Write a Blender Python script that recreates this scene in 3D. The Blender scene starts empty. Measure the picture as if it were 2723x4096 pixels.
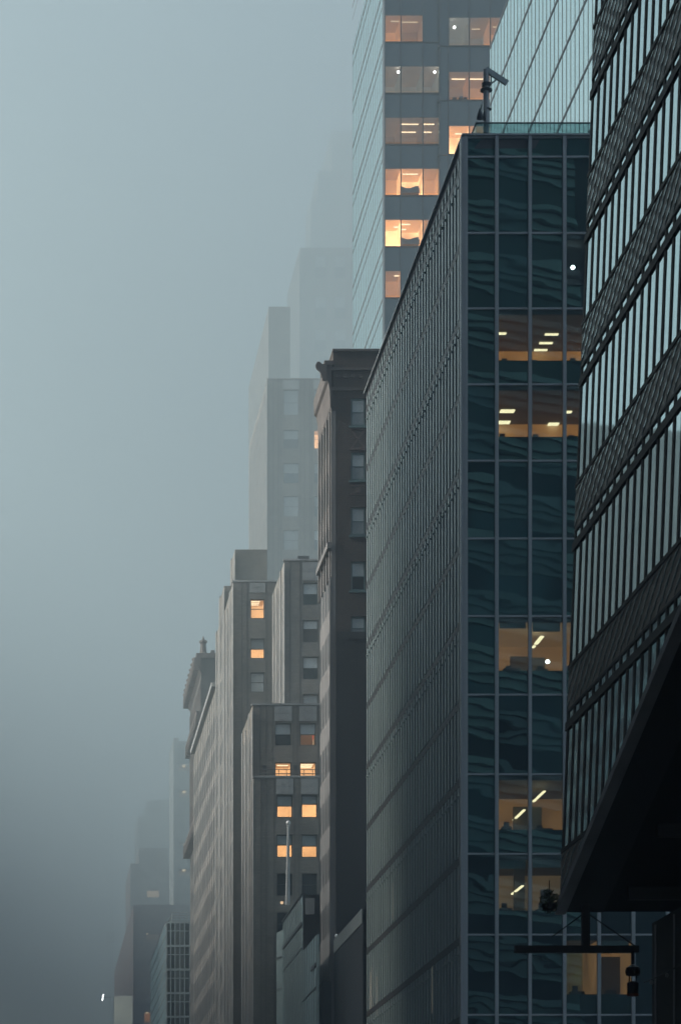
import bpy, math, random
from mathutils import Vector
random.seed(7)
S = bpy.context.scene
COL = S.collection
F, VX, VY, CZ = 6910.0, 55.3, 2968.0, 1.7      # focal length and vanishing point of the avenue (measured), eye height
def X(px, d): return (px - VX) * d / F
def Z(py, d): return CZ + (VY - py) * d / F

# ------------------------------------------------------------------ materials
def newmat(name):
    m = bpy.data.materials.new(name); m.use_nodes = True
    nt = m.node_tree; nt.nodes.clear()
    out = nt.nodes.new('ShaderNodeOutputMaterial')
    return m, nt, out
def N(nt, t, **kw):
    n = nt.nodes.new(t)
    for k, v in kw.items(): setattr(n, k, v)
    return n
def L(nt, a, b): nt.links.new(a, b)
def wallcoord(nt):
    """x+y along a wall of either direction, z up."""
    tc = N(nt, 'ShaderNodeTexCoord'); sp = N(nt, 'ShaderNodeSeparateXYZ'); L(nt, tc.outputs['Object'], sp.inputs[0])
    ad = N(nt, 'ShaderNodeMath', operation='ADD'); L(nt, sp.outputs[0], ad.inputs[0]); L(nt, sp.outputs[1], ad.inputs[1])
    cb = N(nt, 'ShaderNodeCombineXYZ'); L(nt, ad.outputs[0], cb.inputs[0]); L(nt, sp.outputs[2], cb.inputs[1])
    return tc, cb
def plain(name, col, rough=0.6, metal=0.0, var=0.25, scale=0.6, spec=0.5):
    """Principled with weathering noise in colour and roughness."""
    m, nt, out = newmat(name)
    b = N(nt, 'ShaderNodeBsdfPrincipled'); L(nt, b.outputs[0], out.inputs[0])
    tc = N(nt, 'ShaderNodeTexCoord'); mp = N(nt, 'ShaderNodeMapping'); mp.inputs['Scale'].default_value = (scale, scale, scale * 0.25)
    L(nt, tc.outputs['Object'], mp.inputs[0])
    no = N(nt, 'ShaderNodeTexNoise'); no.inputs['Scale'].default_value = 1.0; no.inputs['Detail'].default_value = 6
    L(nt, mp.outputs[0], no.inputs[0])
    r = N(nt, 'ShaderNodeValToRGB')
    r.color_ramp.elements[0].position = 0.3; r.color_ramp.elements[1].position = 0.7
    r.color_ramp.elements[0].color = (*[c * (1 - var) for c in col], 1); r.color_ramp.elements[1].color = (*[min(1, c * (1 + var)) for c in col], 1)
    L(nt, no.outputs[0], r.inputs[0]); L(nt, r.outputs[0], b.inputs['Base Color'])
    b.inputs['Roughness'].default_value = rough; b.inputs['Metallic'].default_value = metal
    b.inputs['Specular IOR Level'].default_value = spec
    return m
def brick(name, c1, c2, mortar, bw=0.42, bh=0.14, var=0.35):
    m, nt, out = newmat(name)
    b = N(nt, 'ShaderNodeBsdfPrincipled'); L(nt, b.outputs[0], out.inputs[0]); b.inputs['Roughness'].default_value = 0.85
    tc, cb = wallcoord(nt)
    br = N(nt, 'ShaderNodeTexBrick'); br.inputs['Scale'].default_value = 1
    br.inputs['Brick Width'].default_value = bw; br.inputs['Row Height'].default_value = bh; br.inputs['Mortar Size'].default_value = bh * 0.13
    br.inputs['Color1'].default_value = (*c1, 1); br.inputs['Color2'].default_value = (*c2, 1); br.inputs['Mortar'].default_value = (*mortar, 1)
    L(nt, cb.outputs[0], br.inputs[0])
    no = N(nt, 'ShaderNodeTexNoise'); no.inputs['Scale'].default_value = 0.25; no.inputs['Detail'].default_value = 8; no.inputs['Roughness'].default_value = 0.65
    L(nt, tc.outputs['Object'], no.inputs[0])
    mr = N(nt, 'ShaderNodeMapRange'); mr.inputs[1].default_value = 0.3; mr.inputs[2].default_value = 0.7
    mr.inputs[3].default_value = 1 - var; mr.inputs[4].default_value = 1 + var * 0.5
    L(nt, no.outputs[0], mr.inputs[0])
    mx = N(nt, 'ShaderNodeMixRGB', blend_type='MULTIPLY'); mx.inputs[0].default_value = 1
    L(nt, br.outputs[0], mx.inputs[1]); L(nt, mr.outputs[0], mx.inputs[2]); L(nt, mx.outputs[0], b.inputs['Base Color'])
    bp = N(nt, 'ShaderNodeBump'); bp.inputs['Strength'].default_value = 0.5; bp.inputs['Distance'].default_value = 0.02
    L(nt, br.outputs['Fac'], bp.inputs['Height']); bp.invert = True; L(nt, bp.outputs[0], b.inputs['Normal'])
    return m
def darkglass(name, col, refl=0.25, rough=0.02, tint=(0.85, 1, 1), wave=0.0, wscale=0.5, stretch=1.0):
    """Opaque window glass: dark body, coated reflection, rippled by the sheet's own unevenness."""
    m, nt, out = newmat(name)
    d = N(nt, 'ShaderNodeBsdfDiffuse'); d.inputs[0].default_value = (*col, 1)
    g = N(nt, 'ShaderNodeBsdfGlossy'); g.inputs[0].default_value = (*tint, 1); g.inputs['Roughness'].default_value = rough
    mix = N(nt, 'ShaderNodeMixShader'); L(nt, d.outputs[0], mix.inputs[1]); L(nt, g.outputs[0], mix.inputs[2]); L(nt, mix.outputs[0], out.inputs[0])
    fr = N(nt, 'ShaderNodeFresnel'); fr.inputs[0].default_value = 1.5
    mr = N(nt, 'ShaderNodeMapRange'); mr.inputs[1].default_value = 0; mr.inputs[2].default_value = 1; mr.inputs[3].default_value = refl; mr.inputs[4].default_value = 0.95
    L(nt, fr.outputs[0], mr.inputs[0]); L(nt, mr.outputs[0], mix.inputs[0])
    if wave:
        tc = N(nt, 'ShaderNodeTexCoord'); mp = N(nt, 'ShaderNodeMapping'); mp.inputs['Scale'].default_value = (wscale, wscale, wscale * stretch)
        L(nt, tc.outputs['Object'], mp.inputs[0])
        no = N(nt, 'ShaderNodeTexNoise'); no.inputs['Scale'].default_value = 1; no.inputs['Detail'].default_value = 1.5; L(nt, mp.outputs[0], no.inputs[0])
        bp = N(nt, 'ShaderNodeBump'); bp.inputs['Strength'].default_value = 1; bp.inputs['Distance'].default_value = wave
        L(nt, no.outputs[0], bp.inputs['Height'])
        L(nt, bp.outputs[0], g.inputs['Normal']); L(nt, bp.outputs[0], d.inputs['Normal'])
    return m
def clearglass(name, tint, refl=0.12):
    m, nt, out = newmat(name)
    t = N(nt, 'ShaderNodeBsdfTransparent'); t.inputs[0].default_value = (*tint, 1)
    g = N(nt, 'ShaderNodeBsdfGlossy'); g.inputs['Roughness'].default_value = 0.02; g.inputs[0].default_value = (0.85, 1, 1, 1)
    mix = N(nt, 'ShaderNodeMixShader'); mix.inputs[0].default_value = refl
    L(nt, t.outputs[0], mix.inputs[1]); L(nt, g.outputs[0], mix.inputs[2]); L(nt, mix.outputs[0], out.inputs[0])
    return m
def emit(name, col, strength, var=0.0, scale=0.7):
    m, nt, out = newmat(name)
    e = N(nt, 'ShaderNodeEmission'); e.inputs[0].default_value = (*col, 1); e.inputs[1].default_value = strength
    L(nt, e.outputs[0], out.inputs[0])
    if var:
        ad = N(nt, 'ShaderNodeAddShader'); df = N(nt, 'ShaderNodeBsdfDiffuse'); df.inputs[0].default_value = (.55, .47, .40, 1)
        L(nt, e.outputs[0], ad.inputs[0]); L(nt, df.outputs[0], ad.inputs[1]); L(nt, ad.outputs[0], out.inputs[0])
        tc = N(nt, 'ShaderNodeTexCoord'); no = N(nt, 'ShaderNodeTexNoise'); no.inputs['Scale'].default_value = scale; no.inputs['Detail'].default_value = 2
        L(nt, tc.outputs['Object'], no.inputs[0])
        mr = N(nt, 'ShaderNodeMapRange'); mr.inputs[1].default_value = .3; mr.inputs[2].default_value = .7; mr.inputs[3].default_value = strength * (1 - var); mr.inputs[4].default_value = strength * (1 + var)
        L(nt, no.outputs[0], mr.inputs[0]); L(nt, mr.outputs[0], e.inputs[1])
    m.cycles.emission_sampling = 'AUTO' if strength > 1 * EK and not var else 'NONE'
    return m
WARM, AMBER, WHITE = (1.0, .43, .16), (1.0, .36, .09), (1.0, .93, .82)
EK = .27
LD, LH1, LH2, LH3, LH4 = 205.0, 200.0, 200.0, 65.0, 125.0
M = dict(
    asphalt=plain('asphalt', (.05, .05, .052), .9), concrete=plain('concrete', (.12, .12, .118), .85), paint=plain('road_paint', (.7, .7, .68), .7),
    nyb=brick('grey_tan_brick', (.29, .255, .215), (.20, .178, .152), (.13, .122, .112)),
    pierb=brick('pale_pier_brick', (.29, .275, .255), (.24, .227, .21), (.19, .18, .17)),
    nydark=brick('dark_grey_brick', (.13, .12, .108), (.105, .097, .09), (.08, .076, .072)),
    nyb2=brick('tan_brick', (.30, .255, .205), (.215, .182, .148), (.14, .125, .11)),
    stone=plain('pale_terracotta', (.31, .305, .29), .7, var=.18), stonedark=plain('weathered_limestone', (.30, .29, .28), .8),
    brb=brick('brown_brick', (.105, .075, .06), (.075, .055, .045), (.06, .05, .045)), brstone=plain('brownstone', (.12, .10, .09), .85),
    brdark=plain('tarred_party_wall', (.03, .028, .027), .9), brside=plain('grey_brick_render', (.19, .175, .165), .85),
    mbrick=brick('red_brown_brick', (.20, .13, .11), (.14, .10, .09), (.10, .09, .085)),
    frame=plain('dark_window_frame', (.035, .035, .035), .5), tealframe=plain('green_painted_frame', (.10, .16, .16), .5),
    blind=plain('window_blind', (.50, .52, .51), .7, var=.06), blinddim=plain('grey_window_blind', (.30, .32, .32), .7, var=.1),
    pane=darkglass('sash_glass', (.02, .022, .024), .08), panewarm=darkglass('dim_sash_glass', (.06, .05, .045), .06),
    b1dark=plain('curtain_wall_body', (.03, .035, .037), .6), b1fin=plain('grey_metal_fin', (.30, .345, .335), .45, .35, var=.12, scale=1.5),
    b1groove=plain('channel_glass_backing', (.12, .135, .135), .4), b1frame=plain('grey_aluminium', (.34, .35, .345), .5, .1, var=.08),
    b1glass=darkglass('teal_vision_glass', (.006, .016, .017), .17, .012, (.5, .97, .90), .0042, .32, 1.5),
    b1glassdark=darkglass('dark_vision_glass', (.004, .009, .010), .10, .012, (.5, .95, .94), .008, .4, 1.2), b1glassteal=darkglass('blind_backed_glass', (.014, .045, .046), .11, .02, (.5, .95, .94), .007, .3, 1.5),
    b1clear=clearglass('teal_clear_glass', (.72, .82, .80), .10), rail=clearglass('roof_screen_glass', (.62, .76, .76), .16),
    tglass=darkglass('pale_street_glass', (.05, .06, .065), .85, .04, (.88, 1, 1)),
    tfront=darkglass('smoked_front_glass', (.035, .034, .033), .06, .03), tclear=clearglass('office_glass', (.9, .9, .88), .06),
    line=plain('dark_mullion', (.05, .055, .06), .5), gglass=darkglass('pale_tower_glass', (.06, .075, .08), .85, .04, (.86, 1, 1)),
    rglass=darkglass('ribbon_glass', (.03, .04, .042), .56, .03, (.8, .97, 1), .004, .8), rblack=plain('black_metal', (.018, .016, .016), .55),
    rspan=plain('woven_bronze_panel', (.24, .175, .145), .42, .0), rblade=darkglass('polished_steel_strip', (.06, .055, .05), .42, .15, (.85, .98, 1)),
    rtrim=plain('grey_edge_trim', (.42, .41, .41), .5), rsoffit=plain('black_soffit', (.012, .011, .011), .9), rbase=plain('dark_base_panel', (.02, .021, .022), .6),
    louver=plain('pale_louver', (.50, .52, .51), .6, .0, var=.1), louverdark=darkglass('louver_glass', (.02, .03, .033), .1),
    jglass=darkglass('pale_channel_glass', (.42, .52, .52), .40, .08, (.85, 1, 1)), ltgrid=plain('pale_grid_mullion', (.40, .44, .43), .4, .3),
    lglass=darkglass('black_grid_glass', (.012, .016, .018), .08), lside=darkglass('green_grey_glass', (.07, .09, .09), .3, .05),
    foggrey=plain('grey_tower_cladding', (.20, .21, .20), .6),
    roof=plain('roof_membrane', (.09, .09, .09), .9), leaf=plain('leaf', (.05, .07, .035), .7, var=.4, scale=4), twig=plain('twig', (.05, .04, .03), .9),
    pole=plain('pale_painted_steel', (.48, .49, .48), .45, .3), gold=plain('white_ball_finial', (.7, .7, .68), .3), rust=plain('rust_red', (.25, .08, .04), .7),
    wallwarm=emit('lit_office_wall', WARM, .36 * EK, .35, .5), wallamber=emit('amber_lit_wall', AMBER, .32 * EK, .4, .6), wallbright=emit('bright_lit_wall', (1, .54, .25), 1.6 * EK, .6, .6),
    wallfull=emit('warm_yellow_lit_wall', (1, .55, .24), .95 * EK, .3, .7),
    walltan=emit('tan_lit_wall', WARM, .17 * EK, .45, .45),
    walldim=emit('dim_lit_wall', (1, .54, .26), .08 * EK, .5, .5), wallgreen=emit('greenish_lit_wall', (.6, .7, .28), .035 * EK, .6, 1.2), wallgrey=emit('grey_lit_room', (.75, .72, .6), .11 * EK, .4, .5),
    ceil=emit('lit_ceiling', (1, .52, .24), .10 * EK, .3, .5), lamp=emit('warm_lamp', (1, .74, .46), 2.2 * EK), lampw=emit('white_lamp', (.95, 1, 1), 9 * EK), lampd=emit('dim_lamp', (1, .7, .42), .8 * EK),
    panelglow=emit('glowing_pale_panel', (.75, .82, .68), .5 * EK, .5, .12), strip=emit('glow_behind_channel_glass', (.95, .85, .6), .035 * EK, .5, .3),
    darkroom=plain('unlit_room_wall', (.05, .05, .05), .8),
    roomdark=plain('dim_room_surface', (.20, .17, .14), .8), desk=plain('dark_furniture', (.02, .02, .02), .7), red=emit('red_sign', (1, .12, .05), .6 * EK),
)

# ------------------------------------------------------------------ mesh helpers
class MB:
    def __init__(s): s.v = []; s.f = []
    def add(s, vs, fs):
        o = len(s.v); s.v += [tuple(p) for p in vs]; s.f += [tuple(i + o for i in f) for f in fs]; return s
    def box(s, x0, x1, y0, y1, z0, z1):
        if x1 < x0: x0, x1 = x1, x0
        if y1 < y0: y0, y1 = y1, y0
        if z1 < z0: z0, z1 = z1, z0
        return s.add([(x0,y0,z0),(x1,y0,z0),(x1,y1,z0),(x0,y1,z0),(x0,y0,z1),(x1,y0,z1),(x1,y1,z1),(x0,y1,z1)],
                     [(0,3,2,1),(4,5,6,7),(0,1,5,4),(1,2,6,5),(2,3,7,6),(3,0,4,7)])
    def quad(s, a, b, c, d): return s.add([a, b, c, d], [(0, 1, 2, 3)])
    def prism(s, poly, off):
        """closed polygon (3d points) swept along off."""
        n = len(poly); off = Vector(off)
        return s.add([Vector(p) for p in poly] + [Vector(p) + off for p in poly],
                     [tuple(range(n))[::-1], tuple(range(n, 2 * n))] + [(i, (i + 1) % n, n + (i + 1) % n, n + i) for i in range(n)])
    def tube(s, a, b, r, n=10, r2=None):
        a, b = Vector(a), Vector(b); r2 = r if r2 is None else r2
        t = (b - a).normalized(); u = t.cross(Vector((0, 0, 1)) if abs(t.z) < .9 else Vector((1, 0, 0))).normalized(); w = t.cross(u)
        vs = [a + (u * math.cos(6.2832 * i / n) + w * math.sin(6.2832 * i / n)) * r for i in range(n)] + [b + (u * math.cos(6.2832 * i / n) + w * math.sin(6.2832 * i / n)) * r2 for i in range(n)]
        return s.add(vs, [(i, (i + 1) % n, n + (i + 1) % n, n + i) for i in range(n)] + [tuple(range(n))[::-1], tuple(range(n, 2 * n))])
    def lathe(s, c, prof, n=14):
        """prof: (radius, z) from bottom to top about the vertical through c."""
        c = Vector(c); k = len(prof)
        vs = [c + Vector((r * math.cos(6.2832 * i / n), r * math.sin(6.2832 * i / n), z)) for r, z in prof for i in range(n)]
        fs = [(j * n + i, j * n + (i + 1) % n, (j + 1) * n + (i + 1) % n, (j + 1) * n + i) for j in range(k - 1) for i in range(n)]
        return s.add(vs, fs + [tuple(range(n))[::-1], tuple(range((k - 1) * n, k * n))])
    def build(s, name, mat, parent=None, kind=None):
        base = root_loc(parent)
        me = bpy.data.meshes.new(name); me.from_pydata([(p[0] - base[0], p[1] - base[1], p[2] - base[2]) for p in s.v], [], s.f)
        me.materials.append(mat); me.update()
        o = bpy.data.objects.new(name, me); COL.objects.link(o)
        if parent is not None: o.parent = parent
        if kind: o['kind'] = kind
        return o
def root_loc(o):
    if o is None: return (0, 0, 0)
    while o.parent is not None: o = o.parent
    return tuple(o.location)
def thing(name, label, cat, loc=(0, 0, 0), group=None):
    o = bpy.data.objects.new(name, None); COL.objects.link(o); o.location = loc; o.empty_display_size = 1
    o['label'] = label; o['category'] = cat
    if group: o['group'] = group
    return o
def tag(o, label, cat, group=None):
    o['label'] = label; o['category'] = cat
    if group: o['group'] = group
    return o
def wall(x0, x1, z0, z1, d, holes, mb=None, depth=.35):
    """A front wall in the plane y=d with rectangular openings (x0,x1,z0,z1) and their reveals."""
    mb = mb or MB()
    xs = sorted({x0, x1, *[min(max(v, x0), x1) for h in holes for v in h[:2]]}); zs = sorted({z0, z1, *[min(max(v, z0), z1) for h in holes for v in h[2:]]})
    for a, b in zip(xs, xs[1:]):
        for c, e in zip(zs, zs[1:]):
            mx, mz = (a + b) / 2, (c + e) / 2
            if any(h[0] < mx < h[1] and h[2] < mz < h[3] for h in holes): continue
            mb.quad((a, d, c), (b, d, c), (b, d, e), (a, d, e))
    for a, b, c, e in holes:
        y = d + depth
        mb.quad((a, d, c), (a, d, e), (a, y, e), (a, y, c)); mb.quad((b, d, c), (b, y, c), (b, y, e), (b, d, e))
        mb.quad((a, d, e), (b, d, e), (b, y, e), (a, y, e)); mb.quad((a, d, c), (a, y, c), (b, y, c), (b, d, c))
    return mb
def room(win, x0, x1, z0, z1, d, wallm, depth=4.0, ceilm=None, lamps=(), lampm='lamp', wx0=None):
    """The lit room one sees through a window: back wall, side walls, ceiling, floor, lamps on the ceiling (u, v, w, l)."""
    a, b = x0 - .02, x1 + .02
    MB().quad((a, d + depth, z0), (b, d + depth, z0), (b, d + depth, z1), (a, d + depth, z1)).quad((a, d, z0), (a, d + depth, z0), (a, d + depth, z1), (a, d, z1)).quad((b, d, z0), (b, d, z1), (b, d + depth, z1), (b, d + depth, z0)).build('room_wall', M[wallm], win)
    r = MB(); r.quad((a, d, z1), (a, d + depth, z1), (b, d + depth, z1), (b, d, z1))
    r.quad((a, d, z0), (b, d, z0), (b, d + depth, z0), (a, d + depth, z0))
    r.build('room_ceiling', M[ceilm or 'roomdark'], win)
    for (u, v, w, l) in lamps:
        cx, cy = a + (b - a) * u, d + depth * v
        MB().box(cx - w / 2, cx + w / 2, cy - l / 2, cy + l / 2, z1 - .10, z1 - .02).build('ceiling_lamp', M[lampm], win)
def sash(parent, x0, x1, z0, z1, d, up='blind', low='pane', fm='frame', split=.5, rev=.28, lit=None, ft=.09, lamps=(), depth=3.0):
    """A double-hung sash window set back in its opening; up / low name what fills each half, None leaves it open to a lit room."""
    y = d + rev; zm = z0 + (z1 - z0) * split
    f = MB(); f.box(x0, x0 + ft, y - .08, y, z0, z1).box(x1 - ft, x1, y - .08, y, z0, z1)
    f.box(x0 + ft, x1 - ft, y - .08, y, z1 - ft, z1).box(x0 + ft, x1 - ft, y - .08, y, z0, z0 + ft).box(x0 + ft, x1 - ft, y - .06, y, zm - .035, zm + .035)
    w = f.build('window', M[fm], parent)
    a, b = x0 + ft, x1 - ft
    for c, e, k in ((z0 + ft, zm - .035, low), (zm + .035, z1 - ft, up)):
        mname = k or 'tclear'
        MB().box(a, b, y - .03, y - .015, c, e).build('blind' if 'blind' in mname else 'glass_pane', M[mname], w)
    if lit: room(w, x0, x1, z0, z1, y + .02, lit, depth, 'ceil', lamps)
    return w
def side_wall(mb, xs, d0, d1, z0, z1, inner):
    """street-side body from the plane x=xs inward to x=inner."""
    return mb.box(xs, inner, d0, d1, z0, z1)
def many(parent, name, mat, boxes, budget=90):
    """countable openings: each of the first ones (given largest first) a part of its own, the rest one part."""
    rest = MB()
    for i, b in enumerate(boxes):
        if i < budget: MB().box(*b).build(name, M[mat], parent)
        else: rest.box(*b)
    if rest.v: rest.build(name + '_rows', M[mat], parent, 'stuff')
def ribs(mb, xs, d0, d1, z0, z1, pitch, w, out, cap=None):
    n = max(1, int((d1 - d0) / pitch)); p = (d1 - d0) / n
    for i in range(n + 1):
        y = d0 + p * i; mb.box(xs - out, xs + .02, y - w / 2, y + w / 2, z0, z1 if cap is None else cap(i, n))
    return mb


# ------------------------------------------------------------------ ground
def structure(o): o['kind'] = 'structure'; return o
structure(MB().quad((-1500, -400, 0), (1500, -400, 0), (1500, 2500, 0), (-1500, 2500, 0)).build('ground', M['concrete']))
structure(MB().quad((-16, -200, .004), (8.5, -200, .004), (8.5, 1400, .004), (-16, 1400, .004)).build('road', M['asphalt']))
structure(MB().box(8.5, 14, -200, 1400, 0, .15).build('sidewalk', M['concrete']))
structure(MB().box(-22, -16, -200, 1400, 0, .15).build('pavement', M['concrete']))
mk = MB()
for k in range(0, 120): mk.quad((-4, -100 + k * 9, .008), (-3.85, -100 + k * 9, .008), (-3.85, -97 + k * 9, .008), (-4, -97 + k * 9, .008))
structure(mk.build('road_marking', M['paint']))

# ------------------------------------------------------------------ near right tower with leaning facade (ribbon windows, woven bands, cut-away underside)
DR, DN = 85.0, 48.0
def fx(z): return 15.19 + .039 * (z - 12.38)
def zlow(d): return 12.38 + (DR - d) * .335
def clipz(poly):
    out = []
    for i in range(len(poly)):
        a, b = poly[i], poly[(i + 1) % len(poly)]
        fa, fb = a[1] - zlow(a[0]), b[1] - zlow(b[0])
        if fa >= 0: out.append(a)
        if (fa >= 0) != (fb >= 0):
            t = fa / (fa - fb); out.append((a[0] + (b[0] - a[0]) * t, a[1] + (b[1] - a[1]) * t))
    return out
def fpoly(mb, poly, off, th):
    p = clipz(poly)
    if len(p) >= 3: mb.prism([(fx(z) - off, d, z) for d, z in p], (th, 0, 0))
def fbar(mb, d, w, za, zb, off, th):
    zb0 = zb; za = max(za, zlow(d) + .02)
    if za < zb0: fpoly(mb, [(d - w / 2, za), (d + w / 2, za), (d + w / 2, zb0), (d - w / 2, zb0)], off, th)
rt = thing('office_tower', 'dark tower at right edge with leaning facade of striped glass and woven bands', 'tower', (16, 66, 0))
led = [-405, -106, 227, 560, 892, 1269, 1684, 2110]           # lower edge of each ledge, at the far corner
spt = [-256, 60, 403, 747, 1117, 1537, 1961]
pitch = .93
for k in range(len(led) - 1):
    zt, zs = Z(led[k], DR), Z(spt[k], DR)                      # glass runs from the ledge down to the spandrel
    zn = Z(led[k + 1], DR); zled = zn + .24; zst = zled + .26; zsb = zst + .08
    g = MB(); fpoly(g, [(DN, zs), (DR, zs), (DR, zt), (DN, zt)], 0, .05); fpoly(g, [(DN, zled), (DR, zled), (DR, zst), (DN, zst)], 0, .05)
    g = g.build('window_band', M['rglass'], rt)
    mu = MB(); i = 0
    while DR - i * pitch > DN:
        d = DR - i * pitch - .1; w = .22; mu = MB()
        fbar(mu, d, w, zs, zt, .022, .03)
        if mu.v: mu.build('mullion', M['rblack'], g)
        mu = MB(); fbar(mu, d, w, zled, zst, .022, .03); i += 1
        if mu.v: mu.build('mullion', M['rblack'], g)
    sp = MB(); fpoly(sp, [(DN, zsb), (DR, zsb), (DR, zs), (DN, zs)], .03, .08)
    if not sp.v: continue
    sp = sp.build('spandrel_band', M['rspan'], rt)
    bl = MB(); rows = max(1, round((zs - zsb) / .25)); h = (zs - zsb) / rows
    for r in range(rows):
        i = 0
        while DR - .4 - i * .93 > DN:
            d = DR - .35 - i * .93 - (r % 2) * .465; zc = zsb + (r + .5) * h
            zlo = max(zsb + .02, zc - .19); zhi = min(zs - .1, zc + .19)
            if zlo > zlow(d) + .05 and d > DN:
                # a polished strip leaning along the facade, bowed out of the weave
                da, db = d + .26, d - .26; dm_ = d; zm_ = (zlo + zhi) / 2; wy = .085
                P0 = [(fx(zlo) - .035, da, zlo), (fx(zm_) - .05, dm_, zm_), (fx(zhi) - .035, db, zhi)]
                v = P0 + [(p[0] - .004, p[1] + wy, p[2]) for p in P0] + [(p[0] + .05, p[1] - .01, p[2]) for p in P0]
                bl.add(v, [(0, 1, 4, 3), (1, 2, 5, 4), (6, 7, 1, 0), (7, 8, 2, 1)])
            i += 1
    bl.build('woven_lattice', M['rblade'], sp)
    ed = MB(); fpoly(ed, [(DN, zs - .09), (DR, zs - .09), (DR, zs + .03), (DN, zs + .03)], .06, .06); fpoly(ed, [(DN, zst), (DR, zst), (DR, zsb), (DN, zsb)], .034, .034)
    if ed.v: ed.build('band_edge', M['rblack'], sp)
    le = MB(); fpoly(le, [(DN, zn), (DR + .12, zn), (DR + .12, zled), (DN, zled)], .05, .05)
    if le.v: le.build('ledge', M['rblack'], rt)
# body behind the facade: far wall with louvers, underside, edge trim
ZT = 150.0
def bodyprism(mb, x_in, d0, d1, off=.06):
    pts = [(fx(zlow(d0)) + off, d0, zlow(d0)), (fx(ZT) + off, d0, ZT), (x_in, d0, ZT), (x_in, d0, zlow(d0)), (fx(zlow(d1)) + off, d1, zlow(d1)), (fx(ZT) + off, d1, ZT), (x_in, d1, ZT), (x_in, d1, zlow(d1))]
    return mb.add(pts, [(0, 3, 2, 1), (4, 5, 6, 7), (1, 2, 6, 5), (0, 1, 5, 4), (2, 3, 7, 6)])
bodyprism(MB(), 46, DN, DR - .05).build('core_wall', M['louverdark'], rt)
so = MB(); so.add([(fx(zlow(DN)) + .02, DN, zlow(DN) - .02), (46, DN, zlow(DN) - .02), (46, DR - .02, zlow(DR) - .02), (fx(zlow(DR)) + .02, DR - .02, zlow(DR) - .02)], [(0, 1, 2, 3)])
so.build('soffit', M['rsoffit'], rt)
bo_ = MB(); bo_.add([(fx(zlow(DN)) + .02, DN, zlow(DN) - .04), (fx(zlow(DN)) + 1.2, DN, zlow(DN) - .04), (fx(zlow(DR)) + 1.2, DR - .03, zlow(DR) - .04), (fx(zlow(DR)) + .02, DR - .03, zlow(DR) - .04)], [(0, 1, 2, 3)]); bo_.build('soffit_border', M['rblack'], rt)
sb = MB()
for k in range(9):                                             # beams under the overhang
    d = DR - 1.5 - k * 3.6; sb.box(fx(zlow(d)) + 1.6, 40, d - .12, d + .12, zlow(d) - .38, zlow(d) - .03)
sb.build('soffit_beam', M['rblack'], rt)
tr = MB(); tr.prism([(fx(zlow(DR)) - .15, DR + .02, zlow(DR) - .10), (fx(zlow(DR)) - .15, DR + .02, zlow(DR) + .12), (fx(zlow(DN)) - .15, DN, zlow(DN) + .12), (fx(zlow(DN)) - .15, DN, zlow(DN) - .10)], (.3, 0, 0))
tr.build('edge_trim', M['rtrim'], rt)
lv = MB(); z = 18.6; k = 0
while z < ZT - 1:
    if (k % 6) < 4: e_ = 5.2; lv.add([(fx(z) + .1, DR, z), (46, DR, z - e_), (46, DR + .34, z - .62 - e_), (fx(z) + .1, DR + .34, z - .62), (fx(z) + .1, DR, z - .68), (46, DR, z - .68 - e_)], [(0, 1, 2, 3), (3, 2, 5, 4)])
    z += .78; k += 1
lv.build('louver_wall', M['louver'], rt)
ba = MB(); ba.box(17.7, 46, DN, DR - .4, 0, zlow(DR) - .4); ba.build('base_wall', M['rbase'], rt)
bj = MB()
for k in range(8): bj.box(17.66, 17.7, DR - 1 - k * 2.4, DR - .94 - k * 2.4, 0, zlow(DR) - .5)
bj.box(17.64, 17.7, DN, DR - .4, 7.2, 7.3).build('base_joint', M['rtrim'], rt)
# fixture hung under the overhang, with a lamp on its end
dh = 84.0
hg = thing('hanging_bracket', 'black steel T bracket hanging below the dark overhang', 'bracket', (X(1348, dh), dh, Z(2188, dh)))
MB().box(X(1339, dh), X(1357, dh), dh - .1, dh + .1, Z(2181, dh), Z(2085, dh)).build('post', M['rblack'], hg)
MB().box(X(1185, dh), X(1470, dh), dh - .12, dh + .12, Z(2196, dh), Z(2180, dh)).build('crossbeam', M['rblack'], hg)
st = MB(); st.tube((X(1270, dh), dh, Z(2160, dh)), (X(1340, dh), dh, Z(2108, dh)), .02); st.tube((X(1357, dh), dh, Z(2108, dh)), (X(1465, dh), dh, Z(2182, dh)), .02); st.build('stay_cable', M['rblack'], hg)
ln = thing('hanging_lantern', 'black round lantern with red rim hanging from bracket end before lit window', 'lantern', (X(1457, dh), dh, Z(2300, dh)))
MB().tube((X(1457, dh), dh, Z(2196, dh)), (X(1457, dh), dh, Z(2222, dh)), .05).build('stem', M['rblack'], ln)
MB().lathe((X(1457, dh), dh, Z(2240, dh)), [(.05, -.12), (.19, -.10), (.22, 0), (.19, .12), (.05, .2)]).build('housing', M['rblack'], ln)
MB().lathe((X(1457, dh), dh, Z(2290, dh)), [(.16, 0), (.165, .30), (.1, .34)]).build('shade', M['rblack'], ln)
MB().lathe((X(1457, dh), dh, Z(2296, dh)), [(.15, 0), (.168, .03), (.168, .07)]).build('rim', M['rust'], ln)
tg = MB()
for s in (-.1, .1): tg.tube((X(1457, dh) + s, dh, Z(2246, dh)), (X(1457, dh) + s, dh, Z(2270, dh)), .02, 6)
tg.build('hanger', M['rblack'], ln)
sl = thing('string_lights', 'cable of small bulbs sagging along the dark base wall at lower right', 'string lights', (17.3, 78, 8))
pts = [Vector((17.35, 84 - t * 1.0, 0)) for t in range(0, 13)]
cb = MB(); bb = MB()
for i, p in enumerate(pts): p.z = 10.15 + .004 * (i - 5) ** 2 + .02 * i
for a, b in zip(pts, pts[1:]): cb.tube(a, b, .02, 6)
cb.build('cable', M['rblack'], sl)
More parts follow.
